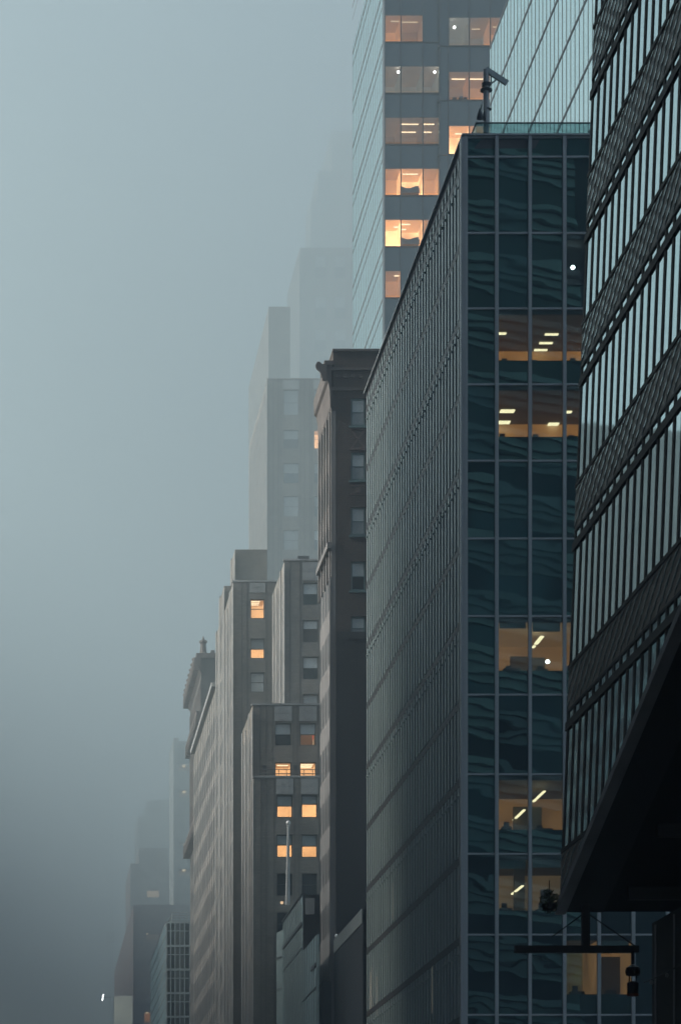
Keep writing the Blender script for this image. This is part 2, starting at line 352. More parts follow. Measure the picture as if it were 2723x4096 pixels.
for p in pts[1::2]: MB().lathe(p + Vector((0, 0, -.14)), [(.02, 0), (.05, .03), (.05, .08), (.02, .13)], 8).build('bulb', M['pole'], sl)
pk = thing('hanging_plant', 'dark leafy plant hanging at tip of the overhang', 'plant', (X(1265, dh + .8), dh + .8, Z(2110, dh)))
MB().lathe((X(1265, dh + .8), dh + .8, Z(2092, dh)), [(.06, 0), (.2, .08), (.22, .2), (.2, .22)]).build('pot', M['rblack'], pk)
MB().tube((X(1265, dh + .8), dh + .8, Z(2080, dh)), (X(1265, dh + .8), dh + .8, Z(2020, dh)), .015).build('hook', M['rblack'], pk)
def foliage(c, rx, ry, rz, n, size):
    mb = MB(); c = Vector(c)
    for _ in range(n):
        while True:
            p = Vector((random.uniform(-1, 1), random.uniform(-1, 1), random.uniform(-1, 1)))
            if p.length < 1: break
        q = c + Vector((p.x * rx, p.y * ry, p.z * rz)); u = Vector((random.gauss(0, 1), random.gauss(0, 1), random.gauss(0, 1))).normalized(); v = u.orthogonal().normalized()
        s = size * random.uniform(.6, 1.4); mb.quad(q - u * s, q + v * s * .45, q + u * s, q - v * s * .45)
    return mb
foliage((X(1265, dh + .8), dh + .8, Z(2068, dh)), .3, .25, .34, 260, .07).build('foliage', M['leaf'], pk)
# low counter and railing at the foot of the base wall
# ------------------------------------------------------------------ finned glass office building
D1, DF = 166.5, 214.6
XS, XE = X(1061, D1), 36.0
ob = thing('glass_office_building', 'long grey finned office block with teal glass end, in the middle of the row', 'building', (XS, D1, 0))
mx = [1072.5, 1143.5, 1220, 1299.5, 1379, 1458, 1537, 1600]
rowy = [315, 360, 536, 710, 885, 1061, 1240.5, 1419.5, 1600.6, 1784, 1967.6, 2154, 2339, 2530, 2720]
rz = [Z(y, D1) for y in rowy]
DB = D1 + 7
MB().box(XS + .5, XE, DB, DF, 0, rz[0] - .3).build('body', M['b1dark'], ob)
MB().box(XS + .3, XE - .01, D1 + .1, DB - .02, rz[0] - .6, rz[0] - .1).build('roof', M['roof'], ob)
fl = MB()
for z in rz[1:]: fl.box(XS + .6, XE - .1, D1 + .35, DB - .05, z - .25, z - .02)
fl.build('floor_slab', M['concrete'], ob)
def zc_top(r): return rz[r] - .32
lit = {  # row: (lit columns, wall, ceiling, lamp material, [(x, y, width, length)] where each ceiling lamp shows)
    2: ((3,), 'darkroom', 'roomdark', 'lamp', []),
    3: ((1, 2, 3), 'wallamber', 'roomdark', 'lamp', [(1155, 767, .5, .25), (1270, 769, .75, .22), (1257, 789, .75, .22), (1245, 805, .75, .22)]),
    4: ((1, 2, 3), 'wallamber', 'roomdark', 'lamp', [(1168, 946, .8, .5), (1158, 972, .8, .5), (1274, 976, .6, .45), (1310, 948, .3, .3)]),
    7: ((1, 2, 3), 'walltan', 'ceil', 'lamp', [(1241, 1474, .22, 2.0), (1229, 1489, .16, .5)]),
    9: ((1, 2, 3), 'walltan', 'roomdark', 'lamp', [(1241, 1834, .15, 3.6), (1195, 1877, .15, 3.6)]),
    10: ((1, 2, 3), 'walldim', 'roomdark', 'lamp', [(1191, 2050, .15, 3.6)]),
    11: ((3, 4), 'walltan', 'roomdark', 'lamp', [(1405, 2236, .7, .5), (1448, 2215, .3, .3)]),
}
for r in range(len(rz) - 1):
    first = True
    for c in range(len(mx) - 1):
        x0, x1 = X(mx[c], D1) + .097, X(mx[c + 1], D1) - .097; z1, z0 = rz[r] - .052, rz[r + 1] + .052
        if x1 > XE: x1 = XE
        if r in lit and c in lit[r][0]:
            cols, wm, cm, lm, lamps = lit[r]; zs_ = z0 + (1.3 if r < 11 else 1.1)
            w = MB().box(x0, x1, D1 + .10, D1 + .13, zs_, z1).build('window', M['b1clear'], ob)
            MB().box(x0, x1, D1 + .10, D1 + .13, z0, zs_ - .003).build('spandrel_glass', M['b1glass'], w)
            MB().box(x0 - .1, x1 + .1, D1 + .14, D1 + .3, z1 - .25, z1).build('ceiling_edge', M['b1dark'], w)
            if first:
                first = False; zc = z1 - .25
                if r == 11:
                    room(w, x0 - .1, x1 + .1, zs_ - .3, zc, D1 + .3, 'wallgreen', 4.5, 'roomdark')
                    continue_x0 = X(mx[4], D1)
                room(w, x0 - .1 if r < 11 else continue_x0, X(mx[max(cols) + 1], D1) + (2.2 if r < 11 else 0), zs_ - .3, zc, D1 + .3, wm, 6.4, cm)
                for (px, py, lw_, ll_) in lamps:
                    dl_ = (zc - .02 - CZ) * F / (VY - py); zl_ = zc - .02
                    if r in (7, 9, 10): dl_ = D1 + 2.6; zl_ = min(Z(py, dl_), zc - .02)     # pendant strips
                    xl_ = X(px, dl_)
                    MB().box(xl_ - lw_ / 2, xl_ + lw_ / 2, dl_ - ll_ / 2, dl_ + ll_ / 2, zl_ - .06, zl_).build('ceiling_lamp', M[lm], w)
            if r > 5:
                px0 = random.uniform(x0, x1); pw = random.uniform(.5, 1.3); pd = D1 + random.uniform(3.2, 5.8)
                MB().box(px0, px0 + pw, pd, pd + .1, zs_ - .3, zc_top(r) - random.choice((.0, .5, .9))).build('partition', M[random.choice(('roomdark', 'brside', 'blinddim'))], w)
                if random.random() < .6: MB().box(x0 + .1, x1 - .1, D1 + .22, D1 + .25, z1 - random.uniform(.5, .8), z1 - .26).build('roller_blind', M['blinddim'], w)
            dx = random.uniform(.1, .6)
            MB().box(x0 + dx, x0 + dx + random.uniform(.5, 1.0), D1 + 1.2, D1 + 1.8, zs_ - .3, zs_ + random.uniform(.22, .38)).build('desk', M['desk'], w)
            MB().box(x0 + dx + .2, x0 + dx + .5, D1 + 1.85, D1 + 1.95, zs_ - .3, zs_ + random.uniform(.4, .75)).build('chair_back', M['desk'], w)
        else:
            ta, tb = random.uniform(-.004, .004), random.uniform(-.004, .004); q = lambda x, z: D1 + .10 + ta * (x - x0) + tb * (z - z0) * .6
            MB().prism([(x0, q(x0, z0), z0), (x1, q(x1, z0), z0), (x1, q(x1, z1), z1), (x0, q(x0, z1), z1)], (0, .03, 0)).build('window', M['b1glassdark' if r >= 10 else random.choice(['b1glass', 'b1glass', 'b1glassdark', 'b1glassteal'] if c else ['b1glass', 'b1glassteal'])], ob)  # low rows: the street's shade is put into the darker glass
for k, (px, py, what) in enumerate(((1319, 616, 'high dark'), (1311, 843, 'amber lit'), (1261, 1525, 'warm lit'))):
    dl_ = D1 + .55
    tag(MB().lathe((X(px, dl_), dl_, Z(py, dl_) - .15), [(.03, .05), (.09, .08), (.13, .16), (.09, .24), (.03, .27)], 12).build('globe_lamp', M['lampw']), 'white glowing globe lamp behind glass of the %s floor in finned office building' % what, 'lamp', 'globe lamps in the finned office building')
for x in mx[:-1]: MB().box(X(x, D1) - .095, X(x, D1) + .095, D1 - .12, D1 + .12, 0, rz[0] + .05).build('mullion', M['b1frame'], ob)
for z in rz:
    trn = MB()
    for c in range(len(mx) - 1): trn.box(X(mx[c], D1) + .097, min(X(mx[c + 1], D1) - .097, XE), D1 - .02, D1 + .12, z - .05, z + .05)
    trn.build('transom', M['b1frame'], ob)
MB().box(XS, X(1071, D1), D1 - .1, D1 + .5, 0, rz[0] - .02).build('corner_column', M['b1frame'], ob)
MB().box(XS + .04, XE, D1 - .18, DF, rz[0] + .055, rz[0] + .15).build('parapet_cap', M['b1frame'], ob)
# street-side screen of vertical fins, with an open joint at each floor
bk = MB(); bk.box(XS + .30, XS + .5, D1 + .55, DF, 0, rz[0] - .05); bk.build('channel_glass_wall', M['b1groove'], ob)
fin = MB(); sub = MB(); nb = 37; pb = (DF - D1 - .7) / nb
for i in range(nb):
    y = D1 + .75 + (i + .5) * pb
    for r in range(len(rz) - 1):
        za, zb = rz[r + 1] + .16, rz[r] - .34
        fin.box(XS + .22, XS + .299, y - .36, y + .12, za, zb)
        sub.box(XS + .26, XS + .299, y + .30, y + .48, rz[r + 1] - .3, rz[r] - .3)
        if r % 2: fin.box(XS + .10, XS + .219, y - .5, y - .3, zb - .62, zb - .53)
fin.build('fin_screen', M['b1fin'], ob); sub.build('fin_rib', M['b1fin'], ob)
jl = MB()
for r in range(len(rz) - 1): jl.box(XS + .24, XS + .298, D1 + .56, DF, rz[r] - .30, rz[r] + .1)
jl.build('floor_joint', M['rblack'], ob)
gs = MB()
for px, ya, yb in ((955, 1905, 2010), (962, 1905, 2000), (894, 2035, 2120), (908, 2030, 2120), (985, 2225, 2335), (995, 2225, 2335), (845, 2240, 2340), (848, 2230, 2335), (858, 2250, 2340)):
    d = XS * F / (px - VX); gs.box(XS + .26, XS + .299, d - .16, d + .16, Z(yb, d), Z(ya, d))
gs.build('lit_channel', M['strip'], ob)
# glass roof screen, roof davit
rs = MB(); dz = D1 + 1.6
xa, xb = X(1096, dz), XE - .3; za, zb = rz[0] + .15, Z(281, dz)
rs.box(xa, xb, dz, dz + .03, za, zb - .06); rs.box(xa, xa + .03, dz + .04, dz + 14, za, zb - .06); rs = rs.build('roof_screen', M['rail'], ob)
MB().box(xa - .03, xb, dz - .03, dz + .06, zb - .06, zb).box(xa - .03, xa + .05, dz + .061, dz + 14, zb - .06, zb).build('handrail', M['b1dark'], rs)
cg = MB(); x0 = X(1175, dz)
for k in range(6): cg.box(x0 + k * 1.35, x0 + k * 1.35 + .1, dz + 2.0, dz + 2.1, za, zb - .25)
for zz in (za + .3, za + .75, zb - .3): cg.box(x0 - .1, x0 + 7.4, dz + 2.11, dz + 2.18, zz, zz + .09)
cg.build('roof_railing', M['b1frame'], ob)
MB().box(X(1150, dz + 4), X(1185, dz + 4), dz + 3, dz + 6, za, zb - .3).box(X(1295, dz + 4), X(1325, dz + 4), dz + 3, dz + 5, za, zb - .35).build('roof_plant', M['b1groove'], ob)
dd = D1 + 2.2
dv = thing('roof_davit', 'grey rooftop davit mast with drooping boom above the teal glass building', 'davit', (X(1119, dd), dd, rz[0] + .15))
xm = X(1119.5, dd)
MB().tube((xm, dd, rz[0] + .15), (xm, dd, Z(160, dd)), .17, 14).build('mast', M['b1frame'], dv)
bo = MB(); a = Vector((xm - .05, dd, Z(158, dd))); b = Vector((X(1166, dd), dd - .3, Z(196, dd)))
u = (b - a).normalized(); n = u.cross(Vector((0, 1, 0))).normalized() * .14
bo.prism([a - n + Vector((0, -.1, 0)), b - n + Vector((0, -.1, 0)), b + n + Vector((0, -.1, 0)), a + n + Vector((0, -.1, 0))], (0, .2, 0)); bo.build('boom', M['b1fin'], dv)
MB().tube((xm + .15, dd - .05, Z(196, dd)), a + (b - a) * .62, .045, 8).build('brace', M['b1frame'], dv)
co = MB(); co.tube((xm, dd, Z(198, dd)), (xm, dd, Z(194, dd)), .25, 14).tube((xm, dd, Z(193, dd)), (xm, dd, Z(190.5, dd)), .25, 14).tube((xm, dd, Z(209, dd)), (xm, dd, Z(205, dd)), .34, 14).tube((xm + .1, dd, Z(252, dd)), (xm + .1, dd, Z(249.5, dd)), .2, 12); co.build('collar', M['rblack'], dv)
wi = MB(); wi.tube(a + (b - a) * .25, a + (b - a) * .25 + Vector((0, 0, -.7)), .03, 6).tube(a + (b - a) * .25 + Vector((.02, 0, -.7)), (X(1129, dd), dd, rz[0] + .9), .008, 6); wi.build('winch_cable', M['rblack'], dv)
sk = thing('tarp_bundle', 'small dark tied bundle leaning at foot of the roof davit', 'bundle', (X(1103, dd), dd - .3, Z(279, dd)))
x_ = X(1103, dd); z_ = Z(279, dd)
bd = MB(); bd.lathe((x_, dd - .3, z_), [(.16, 0), (.19, .1), (.13, .35), (.07, .5), (.04, .6)], 9); bd.lathe((x_ + .26, dd - .2, z_), [(.07, 0), (.09, .12), (.06, .35), (.03, .5)], 8); bd.build('cover', M['desk'], sk)
MB().tube((x_ + .05, dd - .3, z_ + .55), (x_ + .12, dd - .25, z_ + .85), .035, 7).build('loose_end', M['leaf'], sk)

# ------------------------------------------------------------------ low dark ribbed building against the finned block
sx = XS - .03; DS0, DS1 = DF + .1, 234.2
lb = thing('ribbed_low_building', 'low black ribbed building squeezed against the finned block at street level', 'building', (sx, 224, 0))
zt = Z(2166, DS1)
MB().box(sx + .06, 36, DS0, DS1, 0, zt - .05).build('wall', M['rsoffit'], lb)
rb = MB(); ribs(rb, sx + .06, DS0 + .2, DS1 - .1, 0, zt - 1.1, .6, .26, .04); rb.build('rib_screen', M['line'], lb)
MB().box(sx - .03, sx + .3, DS0, DS1 + .1, zt - 1.05, zt).build('fascia', M['b1groove'], lb)
MB().lathe((sx + .15, DS1 - .3, zt), [(.04, 0), (.06, .1), (.13, .2), (.13, .32), (.04, .42)], 10).build('roof_globe', M['gold'], lb)

# ------------------------------------------------------------------ dark brown brick building with cornice
DBR, DBF = 234.5, 243.3
xb0 = X(763, DBR)
br = thing('brown_brick_building', 'tall dark brown brick building with bracketed cornice behind the finned block', 'building', (xb0, DBR, 0))
wins = [(917, 981), (1042, 1106), (1168, 1233), (1293, 1361), (1420, 1474)]
holes = [(X(808, DBR), X(842, DBR), Z(b, DBR), Z(a, DBR)) for a, b in wins]
xr = 40.0; zparty = Z(1456, DBR); ztop = Z(810, DBR)
w = wall(xb0, xr, zparty, Z(905, DBR), DBR, [h for h in holes]); w.build('front_wall', M['brb'], br)
MB().box(xb0, xr, DBR + .4, DBF, zparty, Z(905, DBR)).build('rear_wall', M['brb'], br)
pwm = MB(); pwm.box(xb0 + .35, xr, DBR - .12, DBF - .1, 0, zparty - .01); pwm.box(X(800, DBR), xr, DBR - .10, DBR - .01, zparty, Z(1474, DBR) - .3); pwm.build('party_wall', M['brdark'], br)
for h, lo in zip(holes, ('blinddim', 'blinddim', 'blinddim', 'pane', 'blinddim')):
    sash(br, *h, DBR, 'blind', lo, 'tealframe', ft=.14, rev=.2)
for h in holes: MB().box(h[0] - .15, h[1] + .15, DBR - .12, DBR, h[2] - .16, h[2]).build('window_sill', M['tealframe'], br)
# patterned brick panels between the upper windows
orn = MB(); x0, x1 = X(809, DBR), X(840, DBR); za, zb = Z(1032, DBR), Z(990, DBR)
for (p, q) in (((x0, za), (x1, zb)), ((x0, zb), (x1, za))):
    a, b = Vector((p[0], DBR - .04, p[1])), Vector((q[0], DBR - .04, q[1])); u = (b - a).normalized(); n = Vector((-u.z, 0, u.x)) * .07
    orn.prism([a - n, b - n, b + n, a + n], (0, .03 if p[1] == za else .035, 0))
orn.box(x0 - .1, x1, DBR - .07, DBR - .005, za - .14, za).box(x0 - .1, x1, DBR - .07, DBR - .005, zb, zb + .14)
za, zb = Z(1140, DBR), Z(1118, DBR); orn.box(x0 - .1, x1, DBR - .05, DBR - .006, za, za + .08).box(x0 - .1, x1, DBR - .05, DBR - .006, zb - .08, zb).box((x0 + x1) / 2 - .2, (x0 + x1) / 2 + .2, DBR - .06, DBR - .006, za + .15, zb - .15)
orn.build('brick_panel', M['mbrick'], br)
# parapet and frieze
MB().box(X(767, DBR), xr, DBR, DBF - .5, Z(905, DBR) + .002, ztop).build('parapet', M['brb'], br)
fz = MB(); fz.box(X(767, DBR) - .12, xr, DBR - .16, DBR - .002, Z(853, DBR), Z(847, DBR)).box(X(767, DBR) - .05, xr, DBR - .2, DBF - .4, ztop, ztop + .18).box(X(762, DBR), xr, DBR - .12, DBR - .003, Z(900, DBR), Z(893, DBR))
x = X(772, DBR)
while x < X(845, DBR): fz.box(x, x + .28, DBR - .12, DBR - .004, Z(870, DBR), Z(862, DBR)); x += .62
fz.build('frieze', M['brstone'], br)
zc0, zc1 = Z(905, DBR), Z(843, DBR)
cn = MB(); xc = X(748, DBR)
prof = [(xb0, zc0 - 1.4), (xb0 - .12, zc0 - 1.2), (xb0 - .16, zc0), (xc + .25, zc0 + .75), (xc + .06, zc0 + .95), (xc, zc1), (xb0, zc1)]
cn.prism([(p, DBR - .3, z) for p, z in prof], (0, DBF - DBR + .8, 0))
cn.box(X(746, DBR), X(768, DBR), DBR - .35, DBR + 3, zc1, Z(833, DBR)); cn.build('cornice', M['brstone'], br)
bkt = MB(); y = DBR
while y < DBF: bkt.prism([(xb0 - .14, y, zc0 - .3), (xc + .28, y, zc0 + .62), (xc + .28, y, zc0 + .74), (xb0 - .14, y, zc0 + .2)], (0, .28, 0)); y += .75
bkt.build('bracket', M['brstone'], br)
sc = MB(); cx, czz = X(735, DBR), Z(845, DBR)                  # scrolled corner piece leaning out
pr = [(X(750, DBR), zc0 + .8), (X(742, DBR), Z(880, DBR)), (X(735, DBR), Z(860, DBR)), (X(727, DBR), Z(853, DBR)), (X(725, DBR), Z(845, DBR)), (X(729, DBR), Z(838, DBR)), (X(735, DBR), Z(838, DBR)), (X(740, DBR), Z(843, DBR)), (X(750, DBR), Z(843, DBR))]
sc.prism([(p, DBR - .55, z) for p, z in pr], (0, .24, 0)); sc.build('scroll_ornament', M['brstone'], br)
# street side: render, shade of deep-set windows put into flat dark boxes
sd = MB(); sd.box(xb0 - .02, xb0 + .34, DBR - .02, DBF, 0, zc0 - 1.42); sd.build('side_wall', M['brside'], br)
vs = []; nb_ = 4
for k in range(19):
    zt_ = Z(940 + k * 125, DBR)
    for c in range(nb_):
        y = DBR + 1.3 + c * 2.1
        vs.append((xb0 - .028, xb0 - .021, y, y + 1.15, zt_ - 2.75, zt_ - .3))
many(br, 'side_window', 'frame', vs)
sp_ = MB()
for c in range(nb_ + 1): y = DBR + .2 + c * 2.1; sp_.box(xb0 - .16, xb0 - .02, y, y + .35, Z(1330, DBR), zc0 - 1.43)
sp_.box(xb0 - .35, xb0 - .02, DBR - .3, DBF, Z(1262, DBR) - .1, Z(1258, DBR) + .25); sp_.box(xb0 - .14, xb0 - .02, DBR - .05, DBR + .15, 0, Z(1330, DBR)); sp_.build('pilaster', M['brside'], br)
lc = MB(); xl = X(733, DBR)
lc.prism([(xb0 - .02, DBR - .3, Z(2262, DBR)), (xl + .35, DBR - .3, Z(2262, DBR)), (xl + .1, DBR - .3, Z(2290, DBR)), (xl, DBR - .3, Z(2310, DBR)), (xl + .25, DBR - .3, Z(2345, DBR)), (xl + .4, DBR - .3, Z(2400, DBR)), (xb0 - .02, DBR - .3, Z(2400, DBR))], (0, DBF - DBR, 0)); lc.build('base_cornice', M['brdark'], br)
sh = thing('rooftop_shrub', 'small wispy shrub growing on roof edge of the brown brick building', 'shrub', (X(796, DBR + 2), DBR + 2, ztop + .1))
tw = MB()
for k in range(7): tw.tube((X(796, DBR + 2), DBR + 2, ztop), (X(796, DBR + 2) + random.uniform(-.5, .4), DBR + 2 + random.uniform(-.3, .3), ztop + random.uniform(.4, .75)), .018, 5)
tw.build('stem', M['twig'], sh)
foliage((X(796, DBR + 2), DBR + 2, ztop + .42), .5, .35, .35, 120, .06).build('foliage', M['leaf'], sh)

# ------------------------------------------------------------------ tall glass tower with lit offices
DT, DTF = 290.0, 317.0
xt = X(882, DT); ZTT = Z(-160, DT)
tt = thing('glass_tower', 'tall glass tower fading into fog with glowing amber offices on its dark face', 'tower', (xt, DT, 0))
MB().box(xt, xt + .1, DT, DTF, 0, ZTT).build('street_glass', M['tglass'], tt)
tl = MB(); y = DT + .6
while y < DTF: tl.box(xt - .012, xt - .001, y - .05, y + .05, 0, ZTT); y += 1.54
lines = [567.8 + 118 * k for k in range(-8, 6)]
for yy in lines:
    z = Z(yy, DT); tl.box(xt - .022, xt - .013, DT, DTF, z - .10, z + .10); tl.box(xt - .020, xt - .0125, DT, DTF, z - 1.36, z - 1.27)
tl.build('street_mullion', M['line'], tt)
MB().box(xt - .04, xt + .16, DT - .1, DT - .002, 0, ZTT).build('corner_post', M['b1frame'], tt)
DTB = DT + 8
MB().box(xt + .11, 84, DTB, DTF, 0, ZTT).build('body', M['b1dark'], tt)
DB2 = 289.3; xq = X(1011, DB2)
def office_front(x_edges, lines, d, spec, hvis, parent):
    for i in range(len(lines) - 1):
        zt_, zb_ = Z(lines[i], d), Z(lines[i + 1], d)
        for c in range(len(x_edges) - 1):
            a, b = x_edges[c] + .05, x_edges[c + 1] - .05
            k = (i, c); zs_ = zt_ - (zt_ - zb_) * .47
            if k in spec:
                wm, cm, lamps, lm, depth = spec[k]
                w = MB().box(a, b, d + .05, d + .07, zb_ + .25, zs_).build('window', M['tclear'], parent)
                room(w, a - .03, b + .03, zb_ + .05, zs_ + .02, d + .15, wm, depth, cm, lamps, lm)
                MB().box(a, b, d + .05, d + .09, zs_ + .003, zt_ - .06).build('spandrel_glass', M['tfront'], w)
            else:
                MB().box(a, b, d + .05, d + .09, zb_ + .06, zt_ - .06).build('window', M['tfront'], parent)
    f = MB()
    for e in x_edges: f.box(e - .05, e + .05, d - .06, d + .05, Z(lines[-1], d), Z(lines[0], d))
    for yy in lines:
        for c in range(len(x_edges) - 1): f.box(x_edges[c] + .052, x_edges[c + 1] - .052, d - .04, d + .04, Z(yy, d) - .06, Z(yy, d) + .06)
    f.build('frame', M['line'], parent)
la = [-21.5 - 118, -21.5, 96, 214, 332, 450, 567.8, 686, 804, 922]
xe = [X(882, DT) + .17, X(923, DT), X(974, DT), X(1010.5, DT)]
BR_ = 'wallbright'
office_front(xe, la, DT, {
    (1, 0): ('wallwarm', 'ceil', [(.75, .3, .8, .12)], 'lampd', 4), (1, 1): ('walldim', 'ceil', [(.5, .35, 1.5, .1)], 'lampd', 4),
    (2, 0): ('wallgrey', 'walldim', [], 'lampd', 5), (2, 1): ('wallgrey', 'walldim', [], 'lampd', 5),
    (3, 1): ('walldim', 'walldim', [(.5, .3, 1.7, .09), (.5, .7, 1.7, .09)], 'lamp', 5), (3, 0): ('walldim', 'walldim', [], 'lampd', 5),
    (4, 2): ('wallwarm', 'ceil', [], 'lamp', 3), (5, 2): ('wallwarm', 'ceil', [], 'lamp', 3), (3, 2): ('walldim', 'walldim', [(.5, .3, 1.1, .09), (.5, .7, 1.1, .09)], 'lamp', 5), (2, 2): ('wallgrey', 'walldim', [], 'lampd', 5), (4, 0): ('wallwarm', 'ceil', [], 'lamp', 3), (4, 1): (BR_, 'wallwarm', [(.5, .35, 1.5, .1)], 'lamp', 3.5), 
    (5, 0): (BR_, 'wallwarm', [(.9, .6, .6, .2)], 'lamp', 3), (5, 1): (BR_, 'wallwarm', [(.3, .3, .8, .14), (.2, .7, .8, .14)], 'lamp', 3.5),
    (6, 0): ('wallwarm', 'ceil', [(.85, .4, .5, .1)], 'lamp', 3)}, .5, tt)
# projecting bay with its own street-side glass
lb_ = [-145, -20, 105, 230, 355, 480, 605, 730]
xe2 = [xq + .1, X(1033, DB2), X(1080.5, DB2), X(1129, DB2), X(1180, DB2)]
office_front(xe2, lb_, DB2, {
    (1, 1): ('wallgrey', 'wallgrey', [], 'lampd', 5), (1, 2): ('wallgrey', 'walldim', [(.5, .5, .8, .1)], 'lampd', 5), (1, 3): ('wallwarm', 'ceil', [(.5, .5, 1, .1)], 'lampd', 4),
    (2, 1): ('walldim', 'ceil', [(.6, .4, 1.3, .1)], 'lamp', 4), (2, 2): ('wallwarm', 'ceil', [(.5, .4, 1.8, .1)], 'lamp', 4),
    (3, 1): (BR_, 'wallwarm', [(.7, .6, 1, .14)], 'lamp', 3), (3, 2): ('wallwarm', 'ceil', [], 'lamp', 3)}, .5, tt)
MB().box(xq, xq + .08, DB2 + .06, DT - .1, Z(735, DB2), ZTT).build('bay_side_glass', M['tfront'], tt)
MB().box(xe2[0], 84, DB2 + 5.2, DT + 7.9, Z(735, DB2), ZTT).build('bay_body', M['b1dark'], tt)
bl = MB()
for yy in lb_: bl.box(xq - .05, xq - .002, DB2, DT - .1, Z(yy, DB2) - .08, Z(yy, DB2) + .08)
bl.build('bay_joint', M['line'], tt)
def ball(c, r, mat, name, label):
    o = MB().lathe(c, [(r * math.cos(a), r * math.sin(a)) for a in [(-1.45 + .29 * k) for k in range(11)]], 12).build(name, M[mat]); return tag(o, label, 'lamp', 'round lamps in the foggy tower')
ball((X(917, DT + .45), DT + .45, Z(165, DT + .45)), .13, 'lampw', 'pendant_lamp', 'bright round lamp in the left bay of the foggy glass tower')
ball((X(1001, DT + .45), DT + .45, Z(165, DT + .45)), .13, 'lampw', 'pendant_lamp', 'bright round lamp in the middle bay of the foggy glass tower')
ball((X(1046, DB2 + .45), DB2 + .45, Z(62, DB2 + .45)), .14, 'lampw', 'pendant_lamp', 'bright round lamp near top of the foggy glass tower')
def sofa(x0, x1, d, z0, label):
    t = thing('sofa', label, 'sofa', ((x0 + x1) / 2, d, z0), 'sofas by the tower windows')
    MB().box(x0, x1, d, d + .7, z0, z0 + .42).build('seat', M['desk'], t)
    n = 8; pts = [(x0 + (x1 - x0) * i / n, d + .55, z0 + .85 - .22 * math.sin(math.pi * min(1, i / n * 1.25))) for i in range(n + 1)]
    MB().prism([(x0, d + .55, z0 + .421)] + pts + [(x1, d + .55, z0 + .421)], (0, .15, 0)).build('backrest', M['desk'], t)
sofa(X(925, DT + 1), X(966, DT + 1), DT + 1, Z(443, DT + 1), 'dark sofa silhouetted in upper glowing tower office')
sofa(X(925, DT + 1), X(966, DT + 1), DT + 1, Z(561, DT + 1), 'dark sofa silhouetted in lower, brightest tower office')
for k, px in enumerate((1043, 1058, 1068)):
    MB_ = MB().box(X(px, DB2 + 1), X(px + 8, DB2 + 1), DB2 + 1, DB2 + 1.5, Z(222, DB2), Z(213 - k % 2 * 2, DB2)); o = MB_.build('cabinet', M['desk'])
    tag(o, ['low dark cabinet at left end of the amber tower office sill', 'low dark cabinet in middle of the amber tower office sill', 'low dark cabinet at right end of the amber tower office sill'][k], 'cabinet', 'cabinets on the tower office sill')

# ------------------------------------------------------------------ pale glass tower behind the finned block
dgf = 208.7; xg = X(1128, dgf)
gt = thing('pale_glass_tower', 'pale smooth glass tower with thin vertical lines rising behind the roof davit', 'tower', (xg, 190, rz[0] + .16))
zg = Z(110, dgf)
MB().box(xg, xg + 25, 170.3, dgf, rz[0] + .16, zg).build('glass_wall', M['gglass'], gt)
gl = MB(); y = 171
while y < dgf: gl.box(xg - .012, xg - .001, y - .055, y + .055, rz[0] + .16, zg); y += 1.37
k = 0
while zg - 4.0 * k > rz[0] + 1: z = zg - 4.0 * k; gl.box(xg - .022, xg - .013, 170.3, dgf, z - .11, z + .11); k += 1
gl.build('mullion_grid', M['line'], gt)

# ------------------------------------------------------------------ pale channel-glass infill and its neighbours below the flagpole
ji = thing('channel_glass_building', 'low pale ribbed glass building with stepped roof beside the dark brown side wall', 'building', (22.6, 243, 0))
xj = 22.6; z1_, z2_ = Z(2061.6, 243.5), Z(2193, 243.4)
MB().box(xj, 40, 243.5, 262.0, 0, z1_).build('upper_block', M['jglass'], ji)
MB().box(xj + .003, 22.78, 231.6, 243.4, 0, z2_).build('lower_block', M['jglass'], ji)
jr = MB(); y = 232
while y < 262: jr.box(xj - .014, xj - .001, y - .17, y + .17, 0, z1_ if y > 243.5 else z2_); y += 1.9
for dz_ in (2.3, 10.9): jr.box(xj - .08, xj - .051, 243.6, 261.9, z1_ - dz_ - .12, z1_ - dz_ + .12)
for dz_ in (4.3, 13): jr.box(xj - .07, xj - .051, 243.6, 261.9, z1_ - dz_ - .04, z1_ - dz_ + .04)
jr.box(xj - .08, xj - .051, 231.8, 236, z2_ - 2.4, z2_ - 2.15); jr.box(xj - .07, xj - .051, 231.8, 243.3, z2_ - 4.1, z2_ - 4.0)
jr.box(xj - .1, xj + .2, 243.45, 262, z1_, z1_ + .12); jr.build('joint', M['line'], ji)
MB().box(xj + .05, 40, 243.38, 243.49, z2_, z1_ - .02).build('dark_front', M['rsoffit'], ji)
MB().box(X(703, 243.3), X(724, 243.3), 243.30, 243.37, Z(2107, 243.3), Z(2070, 243.3)).build('front_window', M['blinddim'], ji)
j3 = thing('corner_glass_building', 'narrow pale glass building wedged between ribbed glass block and grey brick skyscraper', 'building', (22.4, 263, 0))
zz = Z(2143, 262.1)
p0, p1 = (22.6, 262.1), (22.25, 264.6)
MB().add([(*p0, 0), (*p1, 0), (*p1, zz), (*p0, zz), (39, 262.1, 0), (39, 264.6, 0), (39, 264.6, zz), (39, 262.1, zz)], [(0, 3, 2, 1), (3, 7, 6, 2), (0, 4, 7, 3), (1, 2, 6, 5)]).build('glass_wall', M['jglass'], j3)
jj = MB()
for dz_ in (2.2, 5.0, 13.0): jj.add([(22.6 - .03, 262.0, zz - dz_), (22.25 - .03, 264.6, zz - dz_), (22.25 - .03, 264.6, zz - dz_ - .14), (22.6 - .03, 262.0, zz - dz_ - .14)], [(0, 1, 2, 3)])
jj.build('joint', M['line'], j3)
